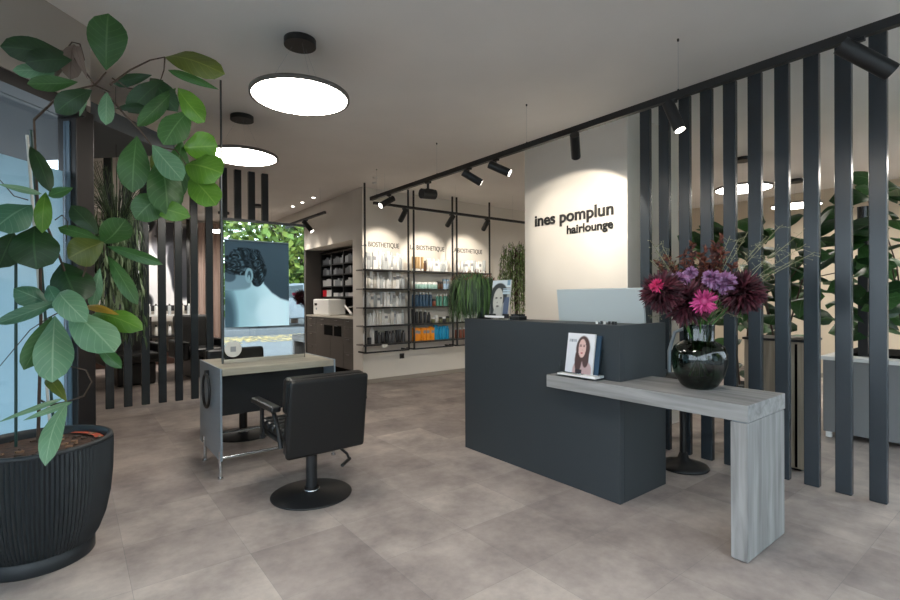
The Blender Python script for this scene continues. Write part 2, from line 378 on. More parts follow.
poly=[(.10,3.925),(-5.425,-1.6),(9.3,-1.6),(9.3,6.54),(4.75,6.54),(4.75,11.37),(.10,11.37)]
cw=poly[::-1]
struct('floor',MB().prism(cw[::-1],-.08,0),floor_mat())
struct('ceiling',MB().prism(cw[::-1],HC,HC+.1),ceil_m)
struct('wall_back',MB().box((4.75,6.54,0),(9.4,6.7,HC)).box((3.43,6.54,0),(4.75,6.86,HC)),wall_m)
struct('wall_right',MB().box((9.3,-1.7,0),(9.4,6.54,HC)),mat('warm_wall_paint',rgb(214,200,178),.85))
struct('wall_niche',MB().box((3.43,6.86,2.19),(4.75,8.84,HC)).box((3.43,8.84,0),(4.75,11.37,HC)).box((4.72,6.86,0),(4.9,8.84,2.19)),wall_m)
struct('wall_back_left',MB().box((0,11.37,0),(4.75,11.5,HC)),wall_m)
struct('wall_left',MB().box((0,4.02,0),(.10,11.37,HC)),wall_dim)
struct('baseboard_back',MB().box((3.43,6.52,0),(9.3,6.54,.06)),baseboard_m)
struct('baseboard_back_left',MB().box((.125,11.35,0),(3.43,11.37,.07)),baseboard_m)
struct('baseboard_right',MB().box((9.28,-1.6,0),(9.3,6.52,.07)),baseboard_m)
# the column that carries the sign
struct('wall_column',MB().box((3.975,2.49,0),(4.9,3.755,HC)),wall_m,bev=.004)
# glazed front on the left: it runs at 45 degrees from the corner CF towards the street corner
dg=Vector((-1,-1,0)).normalized(); ng=Vector((-1,1,0)).normalized()     # along / outwards
def DG(s,o,z): return (CF[0]+dg.x*s+ng.x*o, CF[1]+dg.y*s+ng.y*o, z)
def dbox(m,s0,s1,o0,o1,z0,z1):
    v=[DG(s,o,z) for z in (z0,z1) for s,o in ((s0,o0),(s1,o0),(s1,o1),(s0,o1))]
    return m.add(v,[(0,1,2,3),(7,6,5,4),(0,4,5,1),(1,5,6,2),(2,6,7,3),(3,7,4,0)])
struct('trim_1',MB().prism([(.098,3.723),(.10,4.02),(.04,4.02),(.04,3.95),DG(7.85,.06,0)[:2],(-5.46,-1.835+.0)],2.47,HC),wall_dim)                  # boxed lintel above the glass
frame_m=mat('dark_bronze_frame',rgb(38,34,33),.4,.3)
struct('trim_2',dbox(MB(),.2,7.85,-.13,.05,2.40,2.469),frame_m)
w=MB(); dbox(w,.07,.20,-.06,.07,0,2.47)
struct('trim_3',w,frame_m,bev=.006)
w=MB(); dbox(w,.20,.208,-.02,.02,.0,2.38)
struct('trim_4',w,mat('pale_seal',rgb(90,110,126),.4))
PO=[(0.208,2.0),(2.0,3.9),(3.9,5.8),(5.8,7.8)]
for i,(a,b) in enumerate(PO):
    wn=obj('window_%d'%(i+1),dbox(MB(),a,b,.0,.012,.05,2.40),glass_clear,kind='structure')
    if i==0:
        film=mat('frosted_film',rgb(200,214,218),.6); nt=film.node_tree; p=nt.nodes['Principled BSDF']
        tr=N(nt,'ShaderNodeBsdfTranslucent'); tr.inputs[0].default_value=rgb(184,204,212)
        ms=N(nt,'ShaderNodeMixShader'); ms.inputs[0].default_value=.72
        nt.links.new(p.outputs[0],ms.inputs[1]); nt.links.new(tr.outputs[0],ms.inputs[2]); nt.links.new(ms.outputs[0],nt.nodes['Material Output'].inputs[0])
        obj('frosted_film',dbox(MB(),a+.01,b-.01,.016,.02,.06,2.07),film,wn,label='pale blue frosted film on the lower pane')
    m=MB(); dbox(m,b,b+.06,-.04,.04,0,2.38); struct('trim_%d'%(i+5),m,frame_m)
m=MB(); dbox(m,.11,7.85,-.04,.04,0,.05); struct('trim_9',m,frame_m)
# street front behind the camera: the mirror shows it
m=MB(); xs=[-5.4,-2.6,.6,4.6,6.9,9.3]
struct('wall_front',MB().box((-5.5,-1.7,2.75),(9.3,-1.6,HC)).box((-5.5,-1.7,0),(9.3,-1.6,.1)),wall_m)
for i in range(5):
    struct('window_%d'%(i+5),MB().box((xs[i]+.04,-1.66,.1),(xs[i+1]-.04,-1.65,2.75)),glass_clear)
for i in range(6):
    struct('trim_%d'%(i+10),MB().box((xs[i]-.04,-1.7,.1),(xs[i]+.04,-1.6,2.75)),frame_m)
# ------------------------------------------------------------------ outside
pave=mat('pavement',rgb(104,108,110),.85,noise=.08,nscale=3)
g=MB().box((-40,-60,-.25),(50,-1.7,-.02)); struct('ground_street',g,pave)
g=MB().add([(-40,-1.7,-.02),(-5.53,-1.7,-.02),(-.05,3.95,-.02),(-.05,11.6,-.02),(-.05,40,-.02),(-40,40,-.02)],[(0,1,2,3,4,5)])
struct('ground_forecourt',g,pave)
m=MB(); dbox(m,-.9,2.2,.1,1.7,2.5,2.62); struct('sky_blocker_outside',m,mat('sky_blocker_grey',rgb(88,92,96),.8))  # added overhang: hides the sky so the upper pane looks dark
# ------------------------------------------------------------------ suspended dark slats, floor to ceiling
for i in range(10):
    y=2.336-i*.1715
    m=MB().box((3.92,y-.087,0),(3.97,y,2.905))
    o=obj('room_divider_slat',m,slat_m,bev=.006,
      label='tall dark slat of the right-hand row, %s'%('next to the white column' if i==0 else ('the last one, nearest the right edge' if i==9 else '%s from the white column'%ORD[i])),
      cat='slat',group='dark slats standing right of the column')
    obj('end_cap',MB().cyl((3.945,y-.043,2.905),(3.945,y-.043,HC),.008,n=10),black,o)
for i in range(11):
    x=.285+i*.1715
    m=MB().box((x,6.62,.06),(x+.082,6.68,HC))
    o=obj('room_divider_slat',m,slat_m,bev=.005,
      label='dark slat of the left-hand row behind the plant and mirror, %s from the left'%ORD[i],
      cat='slat',group='dark slats behind the styling station')
# ------------------------------------------------------------------ counter
t=thing('reception_counter',(2.925,2.47,0),'large anthracite reception counter below the lettered column','counter')
obj('front_panel',MB().box((2.655,1.72,0),(2.70,3.215,1.105)),counter_m,t,bev=.003)
obj('side_panel',MB().box((2.70,1.72,0),(3.2,1.76,1.105)),counter_m,t,bev=.003)
obj('side_panel',MB().box((2.70,3.175,0),(3.2,3.215,1.105)),counter_m,t,bev=.003)
obj('top_ledge',MB().box((2.70,1.76,1.075),(2.93,3.175,1.105)),counter_m,t)
obj('work_surface',MB().box((2.70,1.76,.74),(3.3,3.175,.77)),counter_m,t)
# ------------------------------------------------------------------ wooden side table hooked round the counter corner
t=thing('wooden_side_table',(2.78,1.3,0),'grey wood table with one slab leg, wrapped around the counter corner','table')
obj('tabletop',MB().prism([(2.533,.957),(3.02,.957),(3.02,1.716),(2.651,1.716),(2.651,2.2),(2.533,2.2)],.676,.759),wood_grey,t,bev=.003)
obj('leg',MB().box((2.536,.960,.006),(3.017,1.036,.672)),wood_grey_v,t,bev=.003)
obj('leg_seam',MB().box((2.545,.966,.672),(3.01,1.03,.676)),steel,t)
obj('foot_strip',MB().box((2.55,.97,0),(3.0,1.03,.006)),black,t)
# ------------------------------------------------------------------ column lettering
sign_m=mat('black_lettering',rgb(14,14,15),.5)
t=thing('wall_lettering',(3.965,3.1,1.93),'black two-line lettering on the white column','sign')
s1=text('lettering_line','ines pomplun',(3.966,3.602,2.052),.166,(0,-1,0),sign_m,t,bold=.0044,label='larger upper line')
s2=text('lettering_line','hairlounge',(3.966,2.632,1.925),.118,(0,-1,0),sign_m,t,bold=.003,align='RIGHT',label='smaller lower line')
bpy.context.view_layer.update()
for s_,w_ in ((s1,.968),(s2,.535)):
    k=w_/s_.dimensions.x; s_.matrix_local=s_.matrix_local@Matrix.Diagonal((k,1,1,1))
# ------------------------------------------------------------------ track lights
XR=3.11
t=thing('lighting_track',(XR,2.6,2.6),'long black lighting track on thin wires, running from the back wall over the counter','track light rail')
obj('rail',MB().box((XR-.02,-.9,2.565),(XR+.02,5.68,2.612)),black,t)
for y in (.25,1.58,2.91,4.22,5.53):
    obj('suspension_wire',MB().cyl((XR,y,2.612),(XR,y,HC),.0008,n=6),steel,t)
    obj('wire_clip',MB().cyl((XR,y,2.612),(XR,y,2.625),.006,n=8).cyl((XR,y,2.935),(XR,y,HC),.007,n=8),black,t)
t2=thing('lighting_track',(4.7,5.65,2.53),'short black lighting track parallel to the product shelves','track light rail')
obj('rail',MB().box((3.13,5.632,2.515),(6.6,5.668,2.55)),black,t2)
for x in (3.3,4.5,5.7): obj('suspension_wire',MB().cyl((x,5.65,2.55),(x,5.65,HC),.0008,n=6),steel,t2)
t3=thing('lighting_track',(2.95,7.6,2.55),'small black lighting track above the mirror, at the back','track light rail')
obj('rail',MB().box((2.93,6.78,2.535),(2.965,9.4,2.57)),black,t3)
for y in (6.95,9.2): obj('suspension_wire',MB().cyl((2.947,y,2.57),(2.947,y,HC),.0008,n=6),steel,t3)
def spotlight(px,py,pz,aim,label,energy=30,ang=60,blend=.6,L=.2,r=.037,lens=True,col=(1,.9,.76),group='cylindrical track spotlights'):
    t=thing('track_spotlight',(px,py,pz),label,'spotlight',group)
    obj('adapter',MB().box((px-.013,py-.03,pz-.018),(px+.013,py+.03,pz)),black,t)
    obj('stem',MB().cyl((px,py,pz-.018),(px,py,pz-.06),.006,n=8),black,t)
    c=Vector((px,py,pz-.075)); d=(Vector(aim)-c).normalized()
    a=c-d*(L*.35); b=c+d*(L*.65)
    obj('lamp_head',MB().cyl(a,b,r,n=24).cyl(b-d*.001,b+d*.012,r*.98,r*.98,n=24),black,t)
    obj('lens',MB().cyl(b+d*.012,b+d*.0135,r*.82,n=20),lens_on if lens else mat('dim_lens',rgb(120,115,105),.2),t)
    ld=bpy.data.lights.new('spot_light','SPOT'); ld.energy=energy*.8; ld.spot_size=math.radians(ang); ld.spot_blend=blend; ld.shadow_soft_size=.03; ld.color=col
    lo=bpy.data.objects.new('spot_light',ld); C.objects.link(lo); lo.location=b+d*.02; lo.rotation_euler=d.to_track_quat('-Z','Y').to_euler()
    return t
Z1=2.565
spotlight(XR,5.22,Z1,(2.3,5.25,2.0),'track spotlight nearest the far end of the long track',24,60)
spotlight(XR,3.685,Z1,(3.8,3.3,2.05),'third head on the long track from its far end, tilted down to the right',22,70)
spotlight(XR,3.296,Z1,(3.6,2.65,2.08),'fourth head on the long track from its far end, its lens glowing',20,70)
spotlight(XR,2.40,Z1,(3.97,2.98,1.72),'track spotlight hanging in front of the lettered column',85,92,.14)
spotlight(XR,1.622,Z1,(3.12,1.15,1.3),'track spotlight in front of the slats, glowing lens facing down',26,60)
spotlight(XR,.67,Z1,(3.3,.37,2.2),'largest and nearest track spotlight at the top right',18,60,L=.26,r=.042,lens=False)
t=thing('track_projector',(XR,4.387,Z1),'squat black projector lamp on the long track, second from its far end','spotlight')
obj('bracket',MB().box((XR-.02,4.35,Z1-.02),(XR+.02,4.42,Z1)).cyl((XR,4.387,Z1-.02),(XR,4.387,Z1-.09),.014,n=10),black,t)
obj('lamp_head',MB().cyl((XR-.09,4.387,Z1-.14),(XR+.09,4.387,Z1-.13),.055,n=28).box((XR-.05,4.34,Z1-.13),(XR+.05,4.43,Z1-.085)),black,t,bev=.004)
for i,x in enumerate((3.6,4.42,5.12)):
    spotlight(x,5.65,2.515,((3.72,4.55,5.4)[i],6.54,1.85),'spotlight on the short track, %s of three from the left'%ORD[i],60,74,.5,group='spotlights above the product shelves')
spotlight(2.947,7.5,2.535,(3.3,7.2,1.9),'small spotlight on the little track above the mirror',22,70)
for i,y in enumerate((7.7,8.2,8.65)):
    ld=bpy.data.lights.new('niche_light','SPOT'); ld.energy=55; ld.spot_size=math.radians(30); ld.spot_blend=.4; ld.shadow_soft_size=.02; ld.color=(1,.88,.74)
    t=obj('recessed_downlight',MB().cyl((3.15,y,HC-.006),(3.15,y,HC),.035,n=20),white_p,label='tiny recessed ceiling light before the niche, %s of three'%ORD[i],cat='downlight',group='recessed lights before the niche')
    obj('lens',MB().cyl((3.15,y,HC-.008),(3.15,y,HC-.006),.026,n=16),lens_on,t)
    lo=bpy.data.objects.new('niche_light',ld); C.objects.link(lo); lo.location=(3.15,y,HC-.02); lo.rotation_euler=(0,-.17,0)
for i,x in enumerate((.9,1.5)):  # added pair of ceiling spots, only to brighten the far picture
    ld=bpy.data.lights.new('wash_area_fill','SPOT'); ld.energy=90; ld.spot_size=math.radians(80); ld.spot_blend=.6; ld.shadow_soft_size=.03; ld.color=(1,.95,.9)
    t=obj('recessed_downlight',MB().cyl((x,10.3,HC-.006),(x,10.3,HC),.045,n=20),white_p,label='added ceiling light brightening the far picture, %s one'%('left','right')[i],cat='downlight',group='added lights for the far picture')
    obj('lens',MB().cyl((x,10.3,HC-.008),(x,10.3,HC-.006),.034,n=16),lens_on,t)
    lo=bpy.data.objects.new('wash_area_fill',ld); C.objects.link(lo); lo.location=(x,10.3,HC-.02); lo.rotation_euler=(.5,0,0)
# ------------------------------------------------------------------ disc lamps
rimm=mat('taupe_metal_rim',rgb(104,98,94),.5)
def disc_lamp(x,y,label,z=2.572,r=.31):
    t=thing('pendant_disc_lamp',(x,y,z),label,'ceiling lamp','round disc pendants')
    obj('canopy',MB().cyl((x,y,HC-.04),(x,y,HC),.1,n=40),black,t,bev=.003)
    for k in range(3):
        a=k*2*PI/3+.4
        obj('suspension_wire',MB().cyl((x+.05*math.cos(a),y+.05*math.sin(a),HC-.04),(x+.25*math.cos(a),y+.25*math.sin(a),z+.02),.0005,n=5),steel,t)
    obj('rim',MB().lathe([(r-.014,0),(r,0),(r,.024),(0,.024),(0,.021),(r-.014,.020)],(x,y,z),64),rimm,t)
    obj('diffuser',MB().lathe([(0,.003),(r-.015,.003),(r-.015,.018),(0,.018)],(x,y,z),64),lightdisc,t)
    return t
disc_lamp(1.172,3.07,'nearest glowing disc lamp above the black chair')
disc_lamp(1.235,4.67,'glowing disc lamp further back, half behind the green leaves')
disc_lamp(6.40,2.46,'glowing disc lamp seen between the right-hand slats, the nearer one')
disc_lamp(8.2,2.46,'glowing disc lamp seen between the right-hand slats, the farther one')
disc_lamp(6.4,.35,'added disc lamp out of view over the low grey wall, brightening the right room')  # added out of view to brighten the room behind the slats
disc_lamp(8.2,.3,'added disc lamp out of view far behind the low grey wall, brightening the right wall')  # another added lamp, out of view, lifting the tan right wall
disc_lamp(6.4,4.1,'added disc lamp hidden behind the white column, brightening the right room')  # added as fill for the right room, kept out of sight
disc_lamp(1.1,1.25,'glowing disc lamp hanging beside the camera')
disc_lamp(2.6,8.9,'added disc lamp brightening the washing area, hidden by the mirror',z=2.5)  # unseen lamp added to light the washing area
disc_lamp(2.3,10.0,'added disc lamp brightening the very back of the washing area')  # extra lamp added so the back of the washing area gets light
for i,(x,y) in enumerate(((3.299,5.911),(3.45,6.2))):
    obj('ceiling_sensor',MB().lathe([(.03,0),(.035,-.01),(.02,-.02),(0,-.022)],(x,y,HC),16),white_p,label='small round ceiling sensor, the one %s the track end'%('nearer' if i==0 else 'beyond'),cat='sensor')
# ------------------------------------------------------------------ product shelves
UN=[(3.345,4.09),(4.19,4.955),(5.045,5.78)]
SZ=[1.705,1.425,1.15,.88,.605]
UL=['left','middle','right']
shelf_top=mat('shelf_board',rgb(132,124,116),.6)
for k,(a,b) in enumerate(UN):
    t=thing('product_shelf',((a+b)/2,6.42,.49),'black metal product rack hanging on the back wall, the %s of three'%UL[k],'shelf','product racks on the back wall')
    for x in (a,b):
        obj('post',MB().box((x-.011,6.29,.49),(x+.011,6.312,HC)),black,t)
    obj('bottom_frame',MB().box((a,6.29,.48),(b,6.312,.502)).box((a-.01,6.312,.48),(a+.01,6.515,.502)).box((b-.01,6.312,.48),(b+.01,6.515,.502)),black,t)
    for z in SZ:
        s_=obj('shelf_board',MB().box((a-.03,6.30,z-.018),(b+.03,6.53,z)),shelf_top,t)
        obj('edge_rail',MB().box((a-.035,6.284,z-.02),(b+.035,6.30,z+.003)),black,s_)
WH=[mat('white_bottle',rgb(236,236,234),.35),mat('cream_bottle',rgb(226,222,214),.4),mat('silver_grey_bottle',rgb(186,190,192),.35)]
def bmat(n,r,g,b,ro=.35): return mat(n,rgb(r,g,b),ro)
BM={'tan':bmat('tan_bottle',196,164,120),'brown':bmat('brown_bottle',90,62,46),'teal':bmat('pale_teal_jar',176,214,206),'blue':bmat('dark_blue_bottle',52,84,112),
 'green':bmat('green_teal_bottle',96,160,140),'blk':bmat('black_bottle',34,34,36),'char':bmat('charcoal_jar',72,72,74),'org':bmat('orange_bottle',250,156,22),'cyan':bmat('cyan_bottle',22,158,206),
 'lb':bmat('light_blue_bottle',170,196,220),'olive':bmat('olive_jar',120,120,84),'rust':bmat('rust_box',150,84,60)}
cap_w=bmat('white_cap',242,242,240); cap_b=bmat('black_cap',28,28,30); label_m=bmat('grey_print',150,152,156)
PROTO={}
def bottle_mesh(kind):
    if kind=='tube': return [('body',MB().lathe([(0,.03),(.02,.03),(.021,.05),(.024,.16),(.0235,.165),(0,.165)],n=14),0),('cap',MB().lathe([(0,0),(.019,0),(.019,.03),(0,.03)],n=14),1)]
    if kind=='bottle': return [('body',MB().lathe([(0,0),(.024,0),(.025,.005),(.025,.12),(.02,.132),(.011,.138),(.011,.14)],n=14),0),('cap',MB().lathe([(.012,.136),(.013,.137),(.013,.165),(0,.165)],n=12),1)]
    if kind=='pump': return [('body',MB().lathe([(0,0),(.028,0),(.028,.12),(.02,.135),(.01,.14)],n=14),0),('cap',MB().lathe([(.01,.138),(.01,.165),(0,.165)],n=10).box((-.028,-.006,.162),(.008,.006,.172)),1)]
    if kind=='jar': return [('body',MB().lathe([(0,0),(.034,0),(.034,.05),(.03,.055)],n=16),0),('cap',MB().lathe([(.035,.052),(.035,.075),(0,.076)],n=16),1)]
    if kind=='carton': return [('body',MB().box((-.024,-.018,0),(.024,.018,.16)),0),('cap',MB().box((-.0242,-.0185,.09),(.0242,-.0175,.125)),2)]
def bottle(x,y,z,kind,m,label,group,h=1.0,w=1.0,cap=None):
    if 'rack' in group: h*=1.32; w*=1.04
    key=(kind,m.name,(cap or m).name)
    if key not in PROTO:
        t=thing('product_'+{'tube':'tube','bottle':'bottle','pump':'pump_bottle','jar':'jar','carton':'carton'}[kind],(0,0,0),label,kind if kind!='pump' else 'bottle',group)
        for n_,mm,ci in bottle_mesh(kind):
            obj('label_print' if ci==2 else n_,mm,(m,cap or m,label_m)[ci],t)
        t.location=(x,y,z); t.scale=(w,w,h); PROTO[key]=t; return t
    return dup(PROTO[key],(x,y,z),label,group=group,scale=(w,w,h))
RN=['top','second','third','fourth','bottom']
def row(u,r,items,y=6.39):
    """items: list of (kind, material, height, width, cap); spread evenly along the board"""
    a,b=UN[u]; n=len(items); z=SZ[r]+.0005
    for i,(kd,m,h,w,cp,word) in enumerate(items):
        x=a+.045+(b-a-.09)*(i/(n-1) if n>1 else .5)
        bottle(x,y+R.uniform(-.01,.02),z,kd,m,'%s, %s from the left on the %s shelf of the %s rack'%(word,ORD[i],RN[r],UL[u]),'products on the %s shelf of the %s rack'%(RN[r],UL[u]),h,w,cp)
def whites(n,seed,lo=.75,hi=1.25):
    q=random.Random(seed); o=[]
    for i in range(n):
        k=q.choice(['tube','bottle','bottle','carton','tube','pump']); o.append((k,q.choice([WH[0],WH[0],WH[1],WH[2]]),q.uniform(lo,hi),q.uniform(.95,1.12),cap_w,'white hair product'))
    return o
row(0,0,whites(14,1,.9,1.35)); row(0,1,whites(13,2,.7,1.2)); row(0,2,whites(13,3,.75,1.15)); row(0,3,whites(14,4,.75,1.15))
row(0,4,[('bottle',WH[0],.9,1,cap_w,'small white bottle'),('jar',BM['char'],1,.9,cap_b,'dark jar'),('pump',WH[0],1.25,1.1,cap_w,'tall white pump bottle')]+[(R.choice(['tube','bottle','tube']),BM['char'] if i%3 else BM['blk'],R.uniform(.75,.9),1.15,cap_b,'charcoal hair product') for i in range(9)])
row(1,0,[('tube',BM['tan'],1.05,1,cap_w,'tan tube')]*4+[('bottle',BM['brown'],.8,.9,cap_b,'brown bottle')]+whites(8,5,.75,1.0))
row(1,1,[('pump',WH[0],.72,1,cap_w,'short white bottle')]+[('jar',BM['teal'],1.1,.9,cap_w,'pale teal jar')]*7+[('jar',BM['brown'],1.3,.9,cap_b,'brown jar')]*2+[('carton',BM['lb'],.8,1,None,'light blue carton')]*2)
row(1,2,[('bottle',BM['blue'],1.05,1.1,cap_w,'dark blue bottle')]*6+[('jar',BM['rust'],1.2,.9,cap_b,'rust coloured jar')]+[('bottle',BM['green'],.9,1,cap_w,'sea green bottle')]*4)
row(1,3,[('tube',BM['blk'],1.05,1.1,cap_b,'black tube'),('bottle',BM['blk'],1.05,1.1,cap_w,'white-capped black bottle'),('bottle',BM['blk'],1.05,1.1,cap_w,'white-capped black bottle'),('bottle',BM['blk'],1.0,1.1,cap_w,'white-capped black bottle'),('bottle',BM['blk'],.8,1,cap_b,'short black bottle')]+[('jar',BM['olive'],.9,.8,cap_w,'small olive jar'),('jar',WH[1],1.2,.9,cap_w,'cream jar'),('jar',BM['olive'],.9,.8,cap_b,'small olive jar'),('jar',BM['char'],.9,.8,cap_w,'small charcoal jar'),('jar',BM['olive'],1.0,.8,cap_b,'small olive jar')])
row(1,4,[('carton' if i%3 else 'tube',BM['org'],R.uniform(.95,1.1),1.15,BM['org'],'orange hair product') for i in range(8)]+[('bottle' if i%2 else 'tube',BM['cyan'],R.uniform(.95,1.12),1.15,BM['cyan'],'bright blue hair product') for i in range(6)])
row(2,0,whites(12,8,.7,1.2)); row(2,1,whites(9,9,.7,1.1)); row(2,2,whites(8,10,.7,1.0)); row(2,3,whites(8,11,.7,1.0)); row(2,4,[('bottle',BM['rust'],.8,1,cap_w,'rust coloured bottle')]*3+whites(5,12,.7,.9))
obj('price_card',MB().box((3.60,6.275,.555),(3.70,6.279,.60)),offwhite,label='small white price card on the front edge of the left rack, bottom shelf',cat='card')
letter_dim=mat('thin_black_lettering',rgb(30,30,30),.5)
for i,(x,w_) in enumerate(((3.405,.66),(4.275,.68),(5.13,.68))):
    t=text('wall_lettering','LA BIOSTHETIQUE',(x,6.537,2.065),.108,(1,0,0),letter_dim,label='thin black capitals on the back wall above the %s product rack'%UL[i],cat='lettering',group='capitals above the racks')
    bpy.context.view_layer.update(); k=w_/t.dimensions.x; t.matrix_local=t.matrix_local@Matrix.Diagonal((k,1,1,1))
t=thing('wall_socket',(4.11,6.535,.37),'small dark wall socket below the left rack','socket')
obj('plate',MB().box((4.07,6.528,.33),(4.15,6.54,.41)),black,t,bev=.002)
obj('socket_insert',MB().cyl((4.11,6.53,.37),(4.11,6.524,.37),.022,n=20),blackgloss,t)
# ------------------------------------------------------------------ niche with colour bar
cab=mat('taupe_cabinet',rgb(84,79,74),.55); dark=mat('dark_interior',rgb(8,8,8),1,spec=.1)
t=thing('base_cabinet',(3.75,7.85,0),'grey-brown base cabinet in the wall niche with drawers and two open holes','cabinet')
obj('body',MB().box((3.47,6.87,.15),(4.05,8.80,.955)),cab,t)
obj('plinth',MB().box((3.53,6.9,0),(4.0,8.78,.15)),dark,t)
ys=[6.88,7.25,7.75,8.35,8.79]
zz=[[.16,.42,.66,.83,.95],[.16,.86,.95],[.16,.86,.95],[.16,.45,.68,.83,.95]]
for i in range(4):
    for j in range(len(zz[i])-1):
        z0,z1=zz[i][j],zz[i][j+1]
        d=obj('drawer' if z1-z0<.4 else 'door',MB().box((3.45,ys[i]+.004,z0+.003),(3.47,ys[i+1]-.004,z1-.003)),cab,t,bev=.0015)
        yc=(ys[i]+ys[i+1])/2
        obj('handle',MB().box((3.435,yc-.06,z1-.035),(3.445,yc+.06,z1-.027)).box((3.44,yc-.055,z1-.035),(3.452,yc-.045,z1-.027)).box((3.44,yc+.045,z1-.035),(3.452,yc+.055,z1-.027)),chrome,d)
obj('hole_shade',MB().box((3.446,7.32,.66),(3.4505,7.60,.83)),dark,t); obj('hole_shade',MB().box((3.446,7.66,.66),(3.4505,8.0,.83)),dark,t)  # flat black plates: the shade inside two open holes, painted on the front
obj('niche_worktop',MB().box((3.44,6.865,.957),(4.70,8.80,.985)),mat('pale_worktop',rgb(198,192,182),.4),label='pale worktop on the niche cabinet',cat='worktop')
obj('niche_side_panel',MB().box((3.44,8.80,0),(4.70,8.835,2.185)),mat('dark_taupe_panel',rgb(70,66,63),.6),label='tall dark side panel at the left end of the niche',cat='panel')
t=thing('wall_cabinet',(3.95,7.83,1.31),'open dark wall cabinet full of colour tubes in the niche','cabinet')
obj('body',MB().box((4.0,6.87,1.3),(4.1,8.795,2.18)),cab,t)
for z in (1.31,1.50,1.71,1.90,2.12): obj('shelf_board',MB().box((3.74,6.88,z-.009),(4.0,8.79,z+.009)),black if z<2.1 else cab,t)
for y in (6.885,7.36,7.84,8.32,8.785): obj('divider',MB().box((3.735,y-.012,1.302),(4.0,y+.012,2.13)),black,t)
tube_m=[mat('pale_tube_box',rgb(196,196,196),.5),mat('grey_tube_box',rgb(140,144,148),.5),mat('charcoal_tube_box',rgb(82,86,92),.5),mat('red_tube_box',rgb(214,38,52),.5)]
base=None
for r_,z in enumerate((1.32,1.51,1.72,1.91)):
    for c_ in range(4):
        y0=[6.90,7.38,7.86,8.34][c_]
        for i in range(7):
            y=y0+.035+i*.058; h=R.uniform(.08,.14) if r_ else R.uniform(.05,.07); k=R.choice([0,0,1]) if r_<2 else R.choice([1,2,2]) ; word='pale' if k==0 else ('grey' if k==1 else 'charcoal')
            if r_==0 and c_==3: k=3 if i>3 else 0; h=.12; word='red' if k==3 else 'pale'
            obj('colour_tube_box',MB().box((3.75,y-.024,z),(3.85,y+.024,z+h)),tube_m[k],label='%s tube box, %s from right, %s compartment, %s row of the niche'%(word,ORD[i],ORD[c_],['bottom','third','second','top'][r_]),cat='box',group='colour tubes in the niche cabinet')
t=thing('steriliser_box',(3.7,8.3,.986),'white countertop steriliser with a small dark display in the niche','appliance')
obj('body',MB().box((3.52,7.98,.99),(3.85,8.66,1.275)),white_p,t,bev=.02)
obj('display',MB().box((3.514,8.48,1.16),(3.521,8.58,1.2)),blackgloss,t); obj('button',MB().cyl((3.521,8.5,1.1),(3.512,8.5,1.1),.02,n=14),steel,t)
for y in (8.05,8.6): obj('foot',MB().cyl((3.6,y,.985),(3.6,y,.99),.015,n=10),black,t)
t=thing('sink_tap',(3.85,7.35,.986),'angled chrome tap with a spray head on the niche worktop','tap')
obj('base',MB().cyl((3.85,7.35,.985),(3.85,7.35,1.02),.03,n=18),chrome,t)
obj('spout',MB().tube([(3.85,7.35,1.02),(3.84,7.4,1.1),(3.80,7.55,1.15),(3.7,7.7,1.12)],.013),chrome,t)
obj('spray_head',MB().cyl((3.62,7.3,1.03),(3.66,7.62,1.16),.02,.015,n=14),white_p,t)
# ------------------------------------------------------------------ styling station with mirror
t=thing('styling_station',(1.25,4.0,0),'grey double styling station with steel side panels and a pale wooden top','table')
obj('tabletop',MB().box((.835,3.70,.735),(1.675,4.40,.785)),wood_pale,t,bev=.003)
for x0,x1 in ((.82,.833),(1.677,1.69)):
    s_=obj('side_panel',MB().box((x0,3.70,.13),(x1,4.40,.787)),steel,t,bev=.002)
    for y in (3.735,4.25):
        obj('foot',MB().cyl((x0+.006,y,.0),(x0+.006,y,.012),.019,n=16).cyl((x0+.006,y,.012),(x0+.006,y,.2),.013,n=16),chrome,s_)
obj('modesty_panel',MB().box((.835,3.9,.41),(1.675,4.1,.733)),black,t,bev=.003)
for y,z in ((3.80,.125),(4.22,.2)): obj('foot_rail',MB().cyl((.833,y,z),(1.677,y,z),.013,n=14),chrome,t)
h=obj('dryer_ring',MB().ring((.80,4.06,.585),(0,1,0),(0,0,1),.115,.125,.010),black,t,label='black ring holder for a hair dryer')
obj('bracket',MB().box((.79,4.045,.70),(.82,4.075,.74)),black,h)
t=thing('station_mirror',(1.21,4.0,.786),'tall frameless mirror on the styling station, hung from a ceiling pole','mirror')
obj('glass',MB().box((.915,3.992,.788),(1.545,4.008,1.885)),mirror_m,t)
obj('top_rail',MB().box((.905,3.985,1.885),(1.555,4.015,1.905)),black,t)
obj('edge_strip',MB().box((1.545,3.990,.788),(1.549,4.010,1.885)),black,t)
obj('pole',MB().cyl((.905,4.0,.787),(.905,4.0,HC),.0075,n=14),mat('dark_steel',rgb(96,100,102),.3,.8),t)
t=thing('round_sticker',(.985,3.986,.86),'round white sticker with a small grey square on the mirror corner','sticker')
obj('disc',MB().cyl((.978,3.9905,.895),(.978,3.986,.895),.062,n=32),offwhite,t)
obj('square',MB().box((.958,3.9845,.875),(.998,3.986,.915)),label_m,t)
